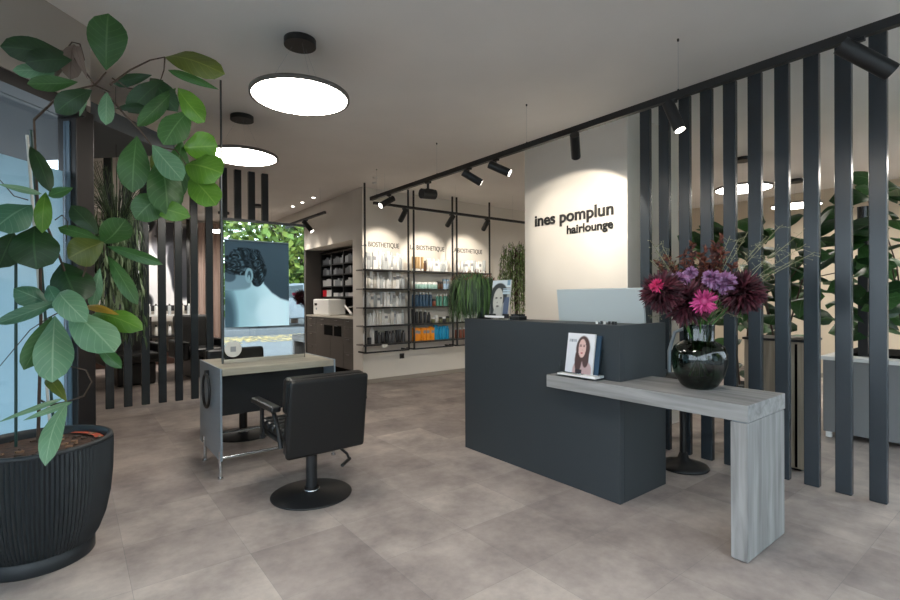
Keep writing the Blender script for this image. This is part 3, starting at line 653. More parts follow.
# ------------------------------------------------------------------ styling chairs
def styling_chair():
    t=thing('styling_chair',(0,0,0),'x','chair','black styling chairs')
    obj('base_plate',MB().lathe([(0,0),(.255,0),(.258,.006),(.25,.012),(.06,.02),(.045,.028),(0,.028)],(-.03,0,0),n=56),black,t)
    obj('pump_column',MB().cyl((-.03,0,.02),(-.03,0,.345),.036,n=24).cyl((-.03,0,.02),(-.03,0,.05),.048,n=24),black,t)
    obj('column_ring',MB().lathe([(.038,.03),(.05,.03),(.05,.04),(.038,.04)],(-.03,0,0),n=24),chrome,t)
    l=obj('foot_lever',MB().tube([(-.02,-.02,.29),(.08,-.03,.305),(.15,-.04,.28),(.20,-.05,.23),(.215,-.055,.19)],.009),black,t)
    obj('pedal',MB().tube([(.225,-.04,.19),(.13,-.12,.185)],.012),black,l)
    s_=MB()
    s_.box((-.235,-.06,.355),(.235,.42,.40)); obj('seat_frame',s_,leather,t,bev=.02,seg=3)
    for i in range(5):
        y=-.05+i*.094; sm=MB().box((-.235,y,.395),(.235,y+.092,.455)); c=obj('seat_cushion' if i==0 else 'seat_channel',sm,leather,t,bev=.022,seg=3)
    T=Matrix.Translation((0,-.115,.315))@Matrix.Rotation(math.radians(8),4,'X')
    obj('back_shell',MB().box((-.262,-.068,0),(.262,-.02,.492)).xf(T),leather,t,bev=.022,seg=4)
    obj('lower_cushion',MB().box((-.25,-.022,.0),(.25,.045,.255)).xf(T),leather,t,bev=.02,seg=3)
    obj('back_cushion',MB().box((-.262,-.03,.262),(.262,.06,.492)).xf(T),leather,t,bev=.028,seg=4)
    for x in (-.285,.285):
        a=obj('armrest',MB().box((x-.032,-.08,.585),(x+.032,.33,.622)),leather,t,bev=.012)
        sx=.27 if x>0 else -.27
        obj('arm_strut',MB().box((sx-.008,.22,.37),(sx+.008,.255,.59)),black,a)
        obj('arm_bracket',MB().tube([(sx,.03,.585),(sx,-.07,.47),(sx,-.11,.37)],.014,6),black,a)
        obj('arm_bolt',MB().cyl((sx-.014,.237,.375),(sx+.014,.237,.375),.02,n=12),black,a)
    obj('head_knob',MB().cyl((.25,-.15,.62),(.29,-.15,.62),.018,n=12),black,t)
    return t
ch=styling_chair(); ch.location=(1.262,3.075,0); ch.rotation_euler=(0,0,math.radians(1)); ch['label']='black leather styling chair in front of the station, seen from behind'
dup(ch,(1.24,4.83,0),'black styling chair on the far side of the station, partly hidden by it',rz=PI)
# ------------------------------------------------------------------ counter things
alu=mat('silver_aluminium',rgb(206,216,218),.4,.15)
t=thing('computer_monitor',(3.1,2.2,.77),'large silver back of a tilted monitor on the reception counter','monitor')
T=Matrix.Translation((3.06,2.15,1.10))@Matrix.Rotation(math.radians(-7),4,'Y')
obj('screen_housing',MB().box((-.012,-.365,-.12),(.012,.365,.245)).xf(T),alu,t,bev=.004)
obj('screen',MB().box((.0125,-.35,-.10),(.0135,.35,.235)).xf(T),blackgloss,t)
obj('stand',MB().box((3.09,2.08,.772),(3.25,2.22,.78)).box((3.08,2.1,.78),(3.095,2.2,1.06)),alu,t)
items=[('white',.0),('black',.035),('white',.06),('black',.095),('black',.12),('black',.14)]
for i,(c_,d_) in enumerate(items):
    y=1.93-d_
    obj('sample_bottle',MB().cyl((2.72,y,1.105),(2.72,y,1.105+.02),.008,n=10),white_p if c_=='white' else black,label='tiny %s sample pot on the counter edge, %s from the left'%(c_,ORD[i]),cat='bottle',group='sample pots on the counter edge')
def ell(u,v,cx,cy,rx,ry): return ((u-cx)/rx)**2+((v-cy)/ry)**2
def mixc(a,b,k): k=max(0,min(1,k)); return tuple(a[i]*(1-k)+b[i]*k for i in range(3))
def soft(d,w=.15): return max(0,min(1,(1-d)/w+.5))
def cover(u,v,bw=False):
    c=mixc((196,200,206),(222,222,226),v)
    hair=(74,54,52) if not bw else (50,52,54); skin=(214,178,170) if not bw else (186,186,184)
    if .78<v<.84 and .06<u<.36 and math.sin(u*160)>-.2: c=(110,120,130)
    c=mixc(c,(176,150,150) if not bw else (150,152,150),soft(ell(u,v,.62,.08,.34,.28)))
    c=mixc(c,hair,soft(ell(u,v,.60,.62,.25,.32),.2)); c=mixc(c,hair,soft(ell(u,v,.46,.34,.13,.30),.25)); c=mixc(c,hair,soft(ell(u,v,.72,.40,.12,.24),.25))
    c=mixc(c,skin,soft(ell(u,v,.57,.63,.135,.235),.12))
    for ex in (.51,.63): c=mixc(c,(60,44,44),soft(ell(u,v,ex,.68,.038,.018),.5)*.8)
    c=mixc(c,(60,44,44),soft(ell(u,v,.51,.72,.045,.01),.5)*.6); c=mixc(c,(60,44,44),soft(ell(u,v,.63,.72,.045,.01),.5)*.6)
    c=mixc(c,(168,70,84) if not bw else (90,90,90),soft(ell(u,v,.565,.51,.045,.018),.5)); c=mixc(c,(170,130,124) if not bw else (140,140,140),soft(ell(u,v,.57,.585,.02,.012),.5)*.7)
    if .18<u<.75 and v<.1: c=mixc(c,(40,36,44),soft(ell(u,v,.5,.06,.12,.12)))
    return c
def cover2(u,v):
    c=(196,208,214) if v>.8 else (150,152,148)
    c=mixc(c,(44,50,52),soft(ell(u,v,.42,.62,.44,.30),.2)); c=mixc(c,(44,50,52),soft(ell(u,v,.12,.40,.12,.36),.2))
    c=mixc(c,(186,186,178),soft(ell(u,v,.40,.46,.27,.33),.15)); c=mixc(c,(170,170,164),soft(ell(u,v,.45,.12,.2,.2),.2))
    c=mixc(c,(50,50,52),soft(ell(u,v,.30,.52,.07,.02),.5)); c=mixc(c,(50,50,52),soft(ell(u,v,.55,.52,.06,.02),.5)); c=mixc(c,(90,86,86),soft(ell(u,v,.40,.30,.08,.022),.5)); c=mixc(c,(120,120,118),soft(ell(u,v,.37,.40,.03,.02),.5))
    if u>.72 and v<.55: c=mixc(c,(60,78,110),.8)
    if u>.62 and .6<v<.78: c=(176,196,208) if math.sin(v*90)>-.4 else c
    if v>.86 and .82<u<.96: c=(120,150,170)
    return c
def leaning(y0,y1,x,z,h,lean):   # lower-left, u, v for a picture that faces -X
    return (x,y1,z),(0,y0-y1,0),(lean,0,h)
# magazine stand on the wooden table
t=thing('magazine_stand',(2.6,1.97,.76),'clear acrylic magazine stand on the wooden table end','stand')
obj('base_plate',MB().box((2.545,1.82,.7605),(2.645,2.13,.772)),acrylic,t)
obj('base_block',MB().box((2.55,1.822,.772),(2.64,1.93,.787)).box((2.55,1.93,.772),(2.60,2.12,.78)),white_p,t)
obj('back_plate',MB().add([(2.612,1.83,.773),(2.612,2.09,.773),(2.648,2.09,.95),(2.648,1.83,.95),(2.616,1.83,.773),(2.616,2.09,.773),(2.652,2.09,.95),(2.652,1.83,.95)],[(0,1,2,3),(7,6,5,4),(0,3,7,4),(1,5,6,2),(2,6,7,3),(0,4,5,1)]),acrylic,t)
obj('side_guard',MB().box((2.56,2.112,.772),(2.60,2.116,.86)),acrylic,t); obj('side_guard',MB().box((2.60,1.822,.772),(2.645,1.826,.95)),acrylic,t)
t=thing('magazine',(2.6,1.98,.788),'magazine with a brown-haired woman on its pale cover, on the wooden table','magazine')
o_,u_,v_=leaning(1.872,2.085,2.583,.789,.255,.042)
T=Matrix.Translation((2.5845,0,.789))@Matrix.Rotation(math.atan(.042/.255),4,'Y')
obj('pages',MB().box((0,1.872,0),(.012,2.085,.258)).xf(T),offwhite,t)
printed('cover',(2.5835,2.085,.789),(0,-.213,0),(.0422,0,.2545),46,56,lambda u,v:cover(u,v),print_m,t)
t=thing('magazine',(2.61,1.9,.788),'dark blue brochure standing behind the front magazine','magazine')
T=Matrix.Translation((2.600,0,.788))@Matrix.Rotation(math.atan(.042/.255),4,'Y')
obj('pages',MB().box((0,1.838,0),(.010,2.04,.25)).xf(T),mat('navy_brochure',rgb(36,62,84),.4),t)
# display on the counter
t=thing('magazine_stand',(2.8,2.9,1.106),'low acrylic display base on the left end of the counter top','stand')
obj('base_plate',MB().box((2.72,2.70,1.1055),(2.86,3.03,1.118)),acrylic,t)
obj('front_lip',MB().box((2.72,2.80,1.118),(2.727,3.03,1.135)),white_p,t)
t=thing('magazine',(2.77,2.9,1.12),'magazine with a black and white face on the counter top','magazine')
T=Matrix.Translation((2.742,0,1.12))@Matrix.Rotation(math.atan(.05/.31),4,'Y')
obj('pages',MB().box((0,2.785,0),(.012,3.0,.308)).xf(T),offwhite,t)
printed('cover',(2.741,3.0,1.12),(0,-.215,0),(.0492,0,.304),46,60,cover2,print_m,t)
for i,y in enumerate((2.945,2.79)):
    obj('card_clip',MB().box((2.722,y-.03,1.119),(2.738,y+.03,1.15)),black,label='small black clip at the foot of the counter magazine, on the %s'%('left' if i==0 else 'right'),cat='clip')
t=thing('card_box',(2.79,2.70,1.106),'small black card box beside the counter magazine','box')
obj('body',MB().box((2.74,2.655,1.1055),(2.83,2.76,1.135)),black,t,bev=.003); obj('cards',MB().box((2.75,2.665,1.135),(2.82,2.75,1.15)),blackgloss,t)
# ------------------------------------------------------------------ stool behind the counter
t=thing('receptionist_stool',(3.62,1.81,0),'black swivel stool with a round trumpet foot behind the wooden table','stool')
obj('base',MB().lathe([(0,0),(.172,0),(.177,.01),(.168,.022),(.1,.04),(.04,.07),(.028,.11),(0,.11)],(3.62,1.81,0),48),black,t)
obj('pole',MB().cyl((3.62,1.81,.1),(3.62,1.81,.62),.02,n=18),black,t)
obj('seat',MB().lathe([(0,0),(.17,0),(.19,.02),(.19,.05),(.17,.07),(0,.075)],(3.62,1.81,.62),36),leather,t)
obj('backrest',MB().tube([(3.72,1.97,.68),(3.76,1.99,.85),(3.77,1.95,1.0),(3.78,1.82,1.06),(3.78,1.72,1.0)],.014),steel,t)
# ------------------------------------------------------------------ big leafy plant in the ribbed pot
LM=[leaf_mat('leaf_dark',rgb(32,62,30),rgb(56,88,50)),leaf_mat('leaf_mid',rgb(58,98,48),rgb(96,130,82)),leaf_mat('leaf_bright',rgb(82,126,38),rgb(116,152,68),trans=.25),
    leaf_mat('leaf_olive',rgb(84,96,34),rgb(120,124,60)),leaf_mat('leaf_pale',rgb(104,146,110),rgb(150,178,146)),leaf_mat('leaf_bluish',rgb(66,110,84),rgb(108,144,118)),
    leaf_mat('leaf_yellowing',rgb(176,140,48),rgb(120,120,50)),leaf_mat('leaf_dried',rgb(122,106,96),rgb(92,76,66),.8,.1)]
LW=['dark green leaf','mid green leaf','bright green leaf','olive green leaf','pale grey-green leaf','bluish green leaf','yellowing leaf','dried brown leaf']
PX,PY=-.137,3.17
t=thing('plant_pot',(PX,PY,0),'black ribbed round plant pot on a plain foot ring, bottom left','pot')
pot_m=mat('black_ceramic',rgb(30,35,39),.5,bump=.05)
prof=[(.225,.075),(.24,.10),(.268,.18),(.287,.28),(.298,.40),(.301,.52),(.300,.565)]
obj('ribbed_body',MB().lathe(prof,(PX,PY,0),208,smooth=False,flute=1,fa=.026),pot_m,t)
obj('rim',MB().lathe([(.300,.56),(.306,.568),(.306,.578),(.296,.584),(.282,.582),(.276,.56),(.272,.50)],(PX,PY,0),80),pot_m,t)
obj('foot_ring',MB().lathe([(0,.0),(.222,.0),(.226,.006),(.226,.07),(.215,.078),(0,.078)],(PX,PY,0),80),pot_m,t)
soil=MB().lathe([(0,.555),(.15,.55),(.275,.54)],(PX,PY,0),40)
obj('soil',soil,mat('bark_mulch',rgb(78,56,44),.95,noise=.5,nscale=40,bump=1,bscale=45),t)
for i in range(46):
    a=R.uniform(0,2*PI); q=.25*math.sqrt(R.random()); p=Vector((PX+q*math.cos(a),PY+q*math.sin(a),.556)); d=Vector((R.uniform(-1,1),R.uniform(-1,1),R.uniform(-.2,.3))).normalized()
    obj('bark_chip',MB().box((-.014,-.006,-.004),(.014,.006,.004)).xf(Matrix.Translation(p)@d.to_track_quat('X','Z').to_matrix().to_4x4()),bark if i%3 else mat('pale_chip',rgb(140,108,84),.9),t)
m=MB(); n=14
for j in range(2):
    for k in range(n+1):
        a=.0+1.0*k/n; rr=.268 if j else .225; m.v.append(Vector((PX+rr*math.cos(a),PY+rr*math.sin(a),.553 if j else .558)))
for k in range(n): m.f.append([k,k+1,n+2+k,n+1+k]); m.sm.append(True); m.uv.append(None); m.mi.append(0)
obj('inner_pot_edge',m,mat('terracotta_plastic',rgb(176,74,46),.6),t,label='orange inner pot edge')
t=thing('potted_plant',(PX,PY,.556),'tall broad-leaved plant growing from the ribbed pot, arching over to the right','plant')
CAM=Vector((0,0,1.28))
for pts,r_ in BRANCHES: obj('branch',MB().tube(pts,r_,8,r_*.6),bark,t)
stk={'green':mat('green_stake',rgb(30,62,56),.5),'white':mat('white_stake',rgb(196,194,186),.5)}
for n_,a,b in STAKES: obj('support_stake',MB().cyl(a,b,.0065,n=10),stk[n_],t,label='%s plant stake'%n_)
for i,(b,e,w_,c,k) in enumerate(LEAVES):
    mid=(Vector(b)+Vector(e))/2; nrm=(CAM-mid).normalized()+Vector((R.uniform(-.35,.35),R.uniform(-.35,.35),R.uniform(0,.55)))
    obj('leaf',MB().blade(b,e,w_,nrm,curl=k*R.choice([.6,.9]),fold=R.uniform(.05,.3)*-1,shape='lance' if w_<.06 else 'broad',wav=.12,ph=i),LM[c],t,label=LW[c])
# ------------------------------------------------------------------ hanging plant behind the post
t=thing('hanging_plant',(.28,4.55,1.75),'hanging plant with spiky top and trailing pale strands, before the left slats','plant')
HX,HY=.28,4.62; q=random.Random(5)
GM=[mat('reed_green',rgb(70,94,58),.6),mat('reed_pale',rgb(128,148,112),.6),mat('reed_dark',rgb(34,48,34),.6)]
obj('pot',MB().lathe([(0,0),(.06,0),(.09,.12),(.08,.12),(.075,.1),(0,.1)],(HX,HY,1.78),28),pot_m,t)
obj('suspension_wire',MB().cyl((HX,HY,1.88),(HX,HY,HC),.0015,n=6),black,t)
g=[MB(),MB(),MB()]
for i in range(130):
    a=q.uniform(0,2*PI); b=Vector((HX+.04*math.cos(a),HY+.04*math.sin(a),1.88)); up=q.uniform(.12,.5); o=q.uniform(.03,.24)
    e=b+Vector((math.cos(a)*o,math.sin(a)*o,up)); e2=e+Vector((math.cos(a)*.06,math.sin(a)*.06,-q.uniform(.0,.1)))
    g[2 if i%3 else 0].tube([b,b.lerp(e,.5)+Vector((0,0,.05)),e,e2],.0035,4,.0012)
for i in range(120):
    a=q.uniform(0,2*PI); r0=q.uniform(.05,.17); b=Vector((HX+.06*math.cos(a),HY+.06*math.sin(a),1.89)); m_=Vector((HX+r0*math.cos(a),HY+r0*math.sin(a),1.9+q.uniform(-.1,.12))); e=m_+Vector((math.cos(a)*.04,math.sin(a)*.04,-q.uniform(.3,.95)))
    k=g[i%3]; k.tube([b,m_,m_.lerp(e,.5),e],.0025,4)
    for j in range(7):
        f=q.random(); c=m_.lerp(e,f); k.blade(c,c+Vector((q.uniform(-.03,.03),q.uniform(-.03,.03),-.12)),.016,(q.uniform(-1,1),-1,0),shape='lance',seg=4)
for m_,k in zip(GM,g): obj('foliage',k,m_,t,kind='stuff')
# grass plant on the counter
t=thing('trailing_plant',(2.86,3.36,1.106),'bushy green trailing plant on the far left end of the counter','plant')
CX,CY=2.85,3.30
obj('pot',MB().lathe([(0,0),(.055,0),(.065,.09),(.055,.09),(.05,.07),(0,.07)],(2.80,3.12,1.106),24),pot_m,t)
q=random.Random(9); g=[MB(),MB(),MB()]; red=MB()
for i in range(1500):
    a=q.uniform(0,2*PI); rr=.225*math.sqrt(q.random()); f=rr/.225; b=Vector((2.80+.04*math.cos(a),3.12+.03*math.sin(a),1.2))
    top=Vector((2.80+rr*math.cos(a)*.8,3.27+rr*math.sin(a),1.50-.07*f*f+.02*q.uniform(-1,1)-(q.random()*.16 if i%2 else 0)))
    end=top+Vector((math.cos(a)*.03*f,math.sin(a)*.03*f,-q.uniform(.06,.34)))
    end.z=max(end.z,1.112) if end.y<3.23 else end.z
    k=g[i%3]; k.blade(top,end,.011,(math.cos(a),math.sin(a),.4),curl=.12,fold=.1,shape='lance',seg=4)
    if i%5==0: k.tube([b,(b+top)/2+Vector((0,0,.04)),top],.0018,4)
    if i%22==0: red.blade(top,top+Vector((q.uniform(-.02,.02),q.uniform(-.02,.02),.028)),.010,(0,-1,.5),shape='lance',seg=3)
gm=[mat('trailing_green',rgb(58,84,42),.6),mat('trailing_dark',rgb(34,54,28),.6),mat('trailing_light',rgb(84,114,58),.6)]
for k,m_ in zip(g,gm): obj('foliage',k,m_,t,kind='stuff')
obj('red_tips',red,mat('rusty_tips',rgb(128,78,64),.6),t,kind='stuff')
# willow-like plant between rack and column
t=thing('willow_tree',(4.55,4.55,0),'slim artificial willow with hanging leaves, at the left edge of the white column','plant')
q=random.Random(21); tr=MB(); WX,WY=4.72,4.62
tr.tube([(WX,WY,.1),(WX+.02,WY,.8),(WX-.01,WY+.01,1.4),(WX,WY,1.92)],.03,9,.012); tr.tube([(WX+.03,WY-.04,.1),(WX-.03,WY-.02,.9),(WX+.03,WY,1.5)],.018,8,.01)
obj('trunk',tr,bark,t); obj('planter',MB().box((WX-.16,WY-.16,0),(WX+.16,WY+.16,.32)),pot_m,t,bev=.01)
g=[MB(),MB()]; br=MB()
for i in range(80):
    a=q.uniform(0,2*PI); r0=q.uniform(.04,.23); p0=Vector((WX,WY,1.86+q.uniform(-.14,.08))); p1=p0+Vector((math.cos(a)*r0,math.sin(a)*r0,q.uniform(.0,.13))); L=q.uniform(.35,.95)
    p2=p1+Vector((math.cos(a)*.04,math.sin(a)*.04,-L)); br.tube([p0,p1,p2],.002,4)
    for k in range(22):
        f=q.random(); c=p1.lerp(p2,f); b=q.uniform(0,2*PI); g[k%2].blade(c,c+Vector((math.cos(b)*.035,math.sin(b)*.035,-.045)),.016,(math.cos(b),math.sin(b),1),shape='lance',seg=3)
obj('twigs',br,bark,t)
obj('foliage',g[0],mat('willow_green',rgb(112,142,80),.6),t,kind='stuff'); obj('foliage',g[1],mat('willow_pale',rgb(146,166,108),.6),t,kind='stuff')
# ------------------------------------------------------------------ vase and flowers
VX,VY,VZ=2.835,1.325,.7595
vg=bpy.data.materials.new('smoked_green_glass'); vg.use_nodes=True; nt=vg.node_tree; nt.nodes.remove(nt.nodes['Principled BSDF'])
tp=N(nt,'ShaderNodeBsdfTransparent'); tp.inputs[0].default_value=(.13,.22,.17,1); gl=N(nt,'ShaderNodeBsdfGlossy'); gl.inputs['Roughness'].default_value=.02
ms=N(nt,'ShaderNodeMixShader'); nt.links.new(schlick(nt,.07),ms.inputs[0])
nt.links.new(tp.outputs[0],ms.inputs[1]); nt.links.new(gl.outputs[0],ms.inputs[2]); nt.links.new(ms.outputs[0],nt.nodes['Material Output'].inputs[0])
t=thing('glass_vase',(VX,VY,VZ),'round dark green glass vase with a short straight neck on the wooden table','vase')
vp=[(0,0),(.075,0),(.098,.018),(.13,.075),(.147,.145),(.146,.195),(.132,.235),(.105,.258),(.083,.266),(.080,.275),(.082,.36)]
obj('glass_body',MB().lathe(vp,(VX,VY,VZ),56),vg,t); obj('base_disc',MB().lathe([(0,.012),(.09,.012),(.11,.045),(0,.05)],(VX,VY,VZ),40),mat('dark_green_water',rgb(14,22,18),.2),t)
obj('neck_ring',MB().lathe([(.082,.355),(.0845,.36),(.082,.364)],(VX,VY,VZ),40),vg,t)
stem_m=mat('flower_stem',rgb(72,112,50),.5); NK=Vector((VX,VY,VZ+.37))
FM={'dark':[mat('burgundy_petal',rgb(88,36,48),.6),mat('deep_burgundy_petal',rgb(54,22,30),.6)],'lilac':[mat('lilac_petal',rgb(172,132,172),.6),mat('pink_lilac_petal',rgb(150,98,140),.6)],
    'pink':[mat('hot_pink_petal',rgb(206,60,110),.55),mat('hot_pink_inner',rgb(200,40,100),.55)],'gerbera':[mat('pink_petal',rgb(206,78,142),.55),mat('magenta_petal',rgb(160,44,100),.55)]}
FLB={'dark':['large burgundy chrysanthemum at the left of the bouquet','large burgundy chrysanthemum low in the middle-left of the bouquet','large burgundy chrysanthemum at the right of the bouquet'],
     'lilac':['lilac flower cluster at upper left, above the burgundy bloom','small lilac flower cluster at the left, the one nearer the middle','lilac bloom right of the centre','larger lilac bloom beside the right burgundy flower'],'pink':['small hot pink flower at the left of the bouquet'],'gerbera':['bright pink spiky flower at the front centre of the bouquet']}
cnt={}
q=random.Random(4)
for (c,r_,k) in FLOWERS:
    c=Vector(c); i=cnt.get(k,0); cnt[k]=i+1
    t=thing('bouquet_flower',tuple(NK+Vector((0,0,-.2))),FLB[k][i],'flower','blooms in the green vase')
    lo=Vector((VX+(c.x-VX)*-.25,VY+(c.y-VY)*-.25,VZ+.06)); nk=Vector((VX+(c.x-VX)*.35,VY+(c.y-VY)*.35,VZ+.37))
    obj('stem',MB().tube([lo,nk,c],.0045,6),stem_m,t)
    ms_=[MB(),MB()]; view=(Vector((0,0,1.5))-c).normalized()
    ax=(view+Vector((c.x-VX,c.y-VY,.6))*.8).normalized() if k!='gerbera' else view
    npt={'dark':420,'lilac':150,'pink':80,'gerbera':70}[k]
    for j in range(npt):
        if k=='gerbera': z_=q.uniform(.15,.7)
        else: z_=q.uniform(-.55,1)
        a=q.uniform(0,2*PI); u=ax.orthogonal().normalized(); v=ax.cross(u); s_=math.sqrt(max(0,1-z_*z_)); d=(u*math.cos(a)+v*math.sin(a))*s_+ax*z_
        b=c+d*r_*.3; L=r_*q.uniform(.8,1.1); L*=1.1 if k=='dark' else 1; e=c+d*L+ax*r_*(.12 if k=='dark' else .05)
        ms_[j%2].blade(b,e,r_*(.17 if k!='lilac' else .3),ax+d*.2,curl=q.uniform(-.1,.25),fold=.5,shape='lance',seg=4)
    ms_[1].ball(c,r_*.42)
    obj('petals',ms_[0],FM[k][0],t,kind='stuff'); obj('inner_petals',ms_[1],FM[k][1],t,kind='stuff')
rust=[mat('rust_leaf',rgb(104,50,38),.7),mat('dark_rust_leaf',rgb(66,32,28),.7),mat('orange_berry',rgb(116,64,42),.6)]
for i,p in enumerate(PLUMES):
    p=Vector(p); t=thing('bouquet_twig',(VX,VY,VZ+.3),'rust coloured leafy twig in the bouquet, %s from the left'%ORD[i],'twig','rust coloured twigs in the green vase')
    nk=Vector((VX+(p.x-VX)*.3,VY+(p.y-VY)*.3,VZ+.36)); obj('stem',MB().tube([nk-Vector((0,0,.15)),nk,p],.003,5),rust[1],t)
    g=[MB(),MB(),MB()]; ax=(p-nk).normalized()
    for j in range(80):
        f=q.uniform(.45,1.08); c=nk.lerp(p,f); d=Vector((q.uniform(-1,1),q.uniform(-1,1),q.uniform(-.2,1.2))).normalized()
        g[j%3].blade(c,c+d*q.uniform(.02,.05),.015,(q.uniform(-1,1),-1,q.uniform(-1,1)),shape='lance',seg=3)
    for gg,m_ in zip(g,rust): obj('foliage',gg,m_,t,kind='stuff')
wm=mat('dry_grass',rgb(148,146,112),.7)
for i,p in enumerate(WISPS):
    p=Vector(p); nk=Vector((VX+(p.x-VX)*.12,VY+(p.y-VY)*.12,VZ+.36)); m=MB(); mid=nk.lerp(p,.55)+Vector((0,0,.05)); m.tube([nk-Vector((0,0,.2)),nk,mid,p],.0014,4)
    for j in range(16):
        f=q.uniform(.5,1); c=mid.lerp(p,(f-.5)*2); d=Vector((q.uniform(-1,1),q.uniform(-1,1),q.uniform(-.5,1))).normalized(); e=c+d*q.uniform(.02,.05); m.tube([c,e],.0007,3); m.ball(e,.0028,5,3)
    obj('grass_stalk',m,wm,label='thin dry grass stalk in the bouquet, %s of the loose stalks'%ORD[i],cat='grass stalk',group='dry grass stalks in the green vase')
m=MB()
for i in range(9):
    a=i*.7; c=NK+Vector((math.cos(a)*.05,math.sin(a)*.05,-.01)); m.blade(c,c+Vector((math.cos(a)*.09,math.sin(a)*.09,.05+.02*(i%3))),.05,(0,0,1),curl=.2,shape='broad')
obj('bouquet_greenery',m,LM[1],label='green leaves filling the neck of the vase below the blooms',cat='leaves')
# ------------------------------------------------------------------ room to the right, behind the slats
t=thing('wooden_planter',(4.33,1.42,0),'tall weathered wood planter standing behind the slats','planter')
obj('cladding',MB().box((4.17,1.20,.02),(4.52,1.60,.945)),wood_crate,t,bev=.004)
obj('dark_seam',MB().box((4.166,1.245,.03),(4.172,1.26,.93)).box((4.185,1.195,.03),(4.2,1.201,.93)),dark,t)
obj('liner_rim',MB().box((4.16,1.19,.945),(4.53,1.61,.962)),black,t); obj('foot',MB().box((4.2,1.23,0),(4.49,1.57,.02)),black,t)
def broadleaf(c,z0,z1,rx,ry,n,seed,label,pot=None):
    q=random.Random(seed); t=thing('fiddle_leaf_plant',(c[0],c[1],z0),label,'plant'); 
    for k in range(5):
        a=k*1.26; b=(c[0]+.05*math.cos(a),c[1]+.05*math.sin(a),z0); e=(c[0]+rx*.55*math.cos(a),c[1]+ry*.55*math.sin(a),z1-.1*k)
        obj('stem',MB().tube([b,((b[0]*2+e[0])/3,(b[1]*2+e[1])/3,(z0+z1)/2),e],.008,7,.004),bark,t)
    for i in range(n):
        a=q.uniform(0,2*PI); f=math.sqrt(q.random()); z=q.uniform(z0+.12,z1); k_=.55+.45*math.sin(PI*min(1,(z-z0)/(z1-z0)))
        p=Vector((c[0]+rx*f*k_*math.cos(a),c[1]+ry*f*k_*math.sin(a),z)); d=Vector((math.cos(a)+q.uniform(-.4,.4),math.sin(a)+q.uniform(-.4,.4),q.uniform(-.3,.9))).normalized(); L=q.uniform(.2,.34)
        c_=q.choice([0,0,0,1,1]); obj('leaf',MB().blade(p,p+d*L,L*q.uniform(.55,.75),Vector((-.6,-.5,.9))+Vector((q.uniform(-.6,.6),q.uniform(-.6,.6),q.uniform(-.3,.3))),curl=q.uniform(.05,.3),fold=-.15,wav=.1,ph=i,seg=7),LM[c_],t)
    return t
broadleaf((4.6,1.5),.96,1.86,.38,.70,100,31,'large dark broad-leaved plant in the wood planter behind the slats')
broadleaf((5.6,2.15),.35,1.86,.46,.5,80,32,'dark broad-leaved plant behind the slats nearest the column')
obj('planter',MB().lathe([(0,0),(.15,0),(.19,.36),(.17,.36),(.16,.33),(0,.33)],(5.6,2.15,0),36),pot_m,label='round black pot behind the slats nearest the column',cat='pot')
broadleaf((5.95,.9),.80,2.3,.5,.62,90,33,'tall leafy plant rising behind the low grey wall at the right')
box_m=mat('grey_low_wall',rgb(122,124,126),.6); 
t=thing('low_partition',(5.75,.0,0),'low grey box wall with a white top behind the right-hand slats','partition')
obj('body',MB().box((5.42,-.9,0.05),(6.4,1.42,.70)),box_m,t,bev=.003)
obj('top_plate',MB().box((5.40,-.92,.70),(6.42,1.44,.735)),white_p,t,bev=.003)
for y in (-.7,1.38):
    for x in (5.44,6.36): obj('foot',MB().box((x-.02,y-.02,0),(x+.02,y+.02,.05)),white_p,t)
obj('soil_bed',MB().box((5.6,.6,.735),(6.3,1.35,.76)),dark,t)
t=thing('black_post_lamp',(5.62,1.17,.735),'slim black upright post with a small head on the low grey wall','lamp')
obj('post',MB().box((5.59,1.135,.736),(5.65,1.205,1.95)),black,t); obj('head',MB().cyl((5.62,1.17,1.95),(5.62,1.17,2.08),.045,n=20),blackgloss,t)
t=thing('desk_screen',(5.9,.62,.736),'grey screen edge at the far right above the low wall','monitor')
obj('panel',MB().box((5.5,.52,.80),(5.53,.86,1.18)),box_m,t,bev=.004); obj('stand',MB().box((5.48,.62,.736),(5.6,.74,.80)),black,t)
# ------------------------------------------------------------------ washing area behind the left slats
def face_panel(u,v):
    c=(240,240,242)
    c=mixc(c,(40,42,48),soft(ell(u,v,.05,.35,.22,.5),.3)); c=mixc(c,(228,228,232),soft(ell(u,v,.33,.62,.17,.30),.2))
    c=mixc(c,(36,38,44),soft(ell(u,v,.30,.98,.26,.14),.3)); c=mixc(c,(150,150,158),soft(ell(u,v,.62,.80,.12,.2),.3)); c=mixc(c,(40,42,50),soft(ell(u,v,.92,.55,.22,.42),.25))
    c=mixc(c,(70,72,80),soft(ell(u,v,.72,.9,.16,.16),.3)); c=mixc(c,(230,230,232),soft(ell(u,v,.60,.25,.16,.35),.25)); c=mixc(c,(30,32,38),soft(ell(u,v,.36,.10,.16,.12),.4))
    for ex,ey in ((.27,.66),(.39,.66),(.58,.84)): c=mixc(c,(60,62,70),soft(ell(u,v,ex,ey,.04,.015),.5))
    c=mixc(c,(110,100,110),soft(ell(u,v,.34,.48,.05,.016),.5))
    if v<.06: c=(30,30,34)
    return c
t=thing('wall_picture',(1.4,11.33,1.2),'large black and white picture of two people on the far wall of the washing area','picture')
obj('backing',MB().box((.55,11.33,1.05),(1.95,11.365,2.85)),black,t)
printed('print',(.56,11.328,1.06),(1.38,0,0),(0,0,1.78),90,110,face_panel,print_m,t)
obj('wall_panel',MB().box((1.88,11.32,1.0),(2.06,11.368,2.95)),blackgloss,label='narrow black upright panel right of the far picture',cat='panel')
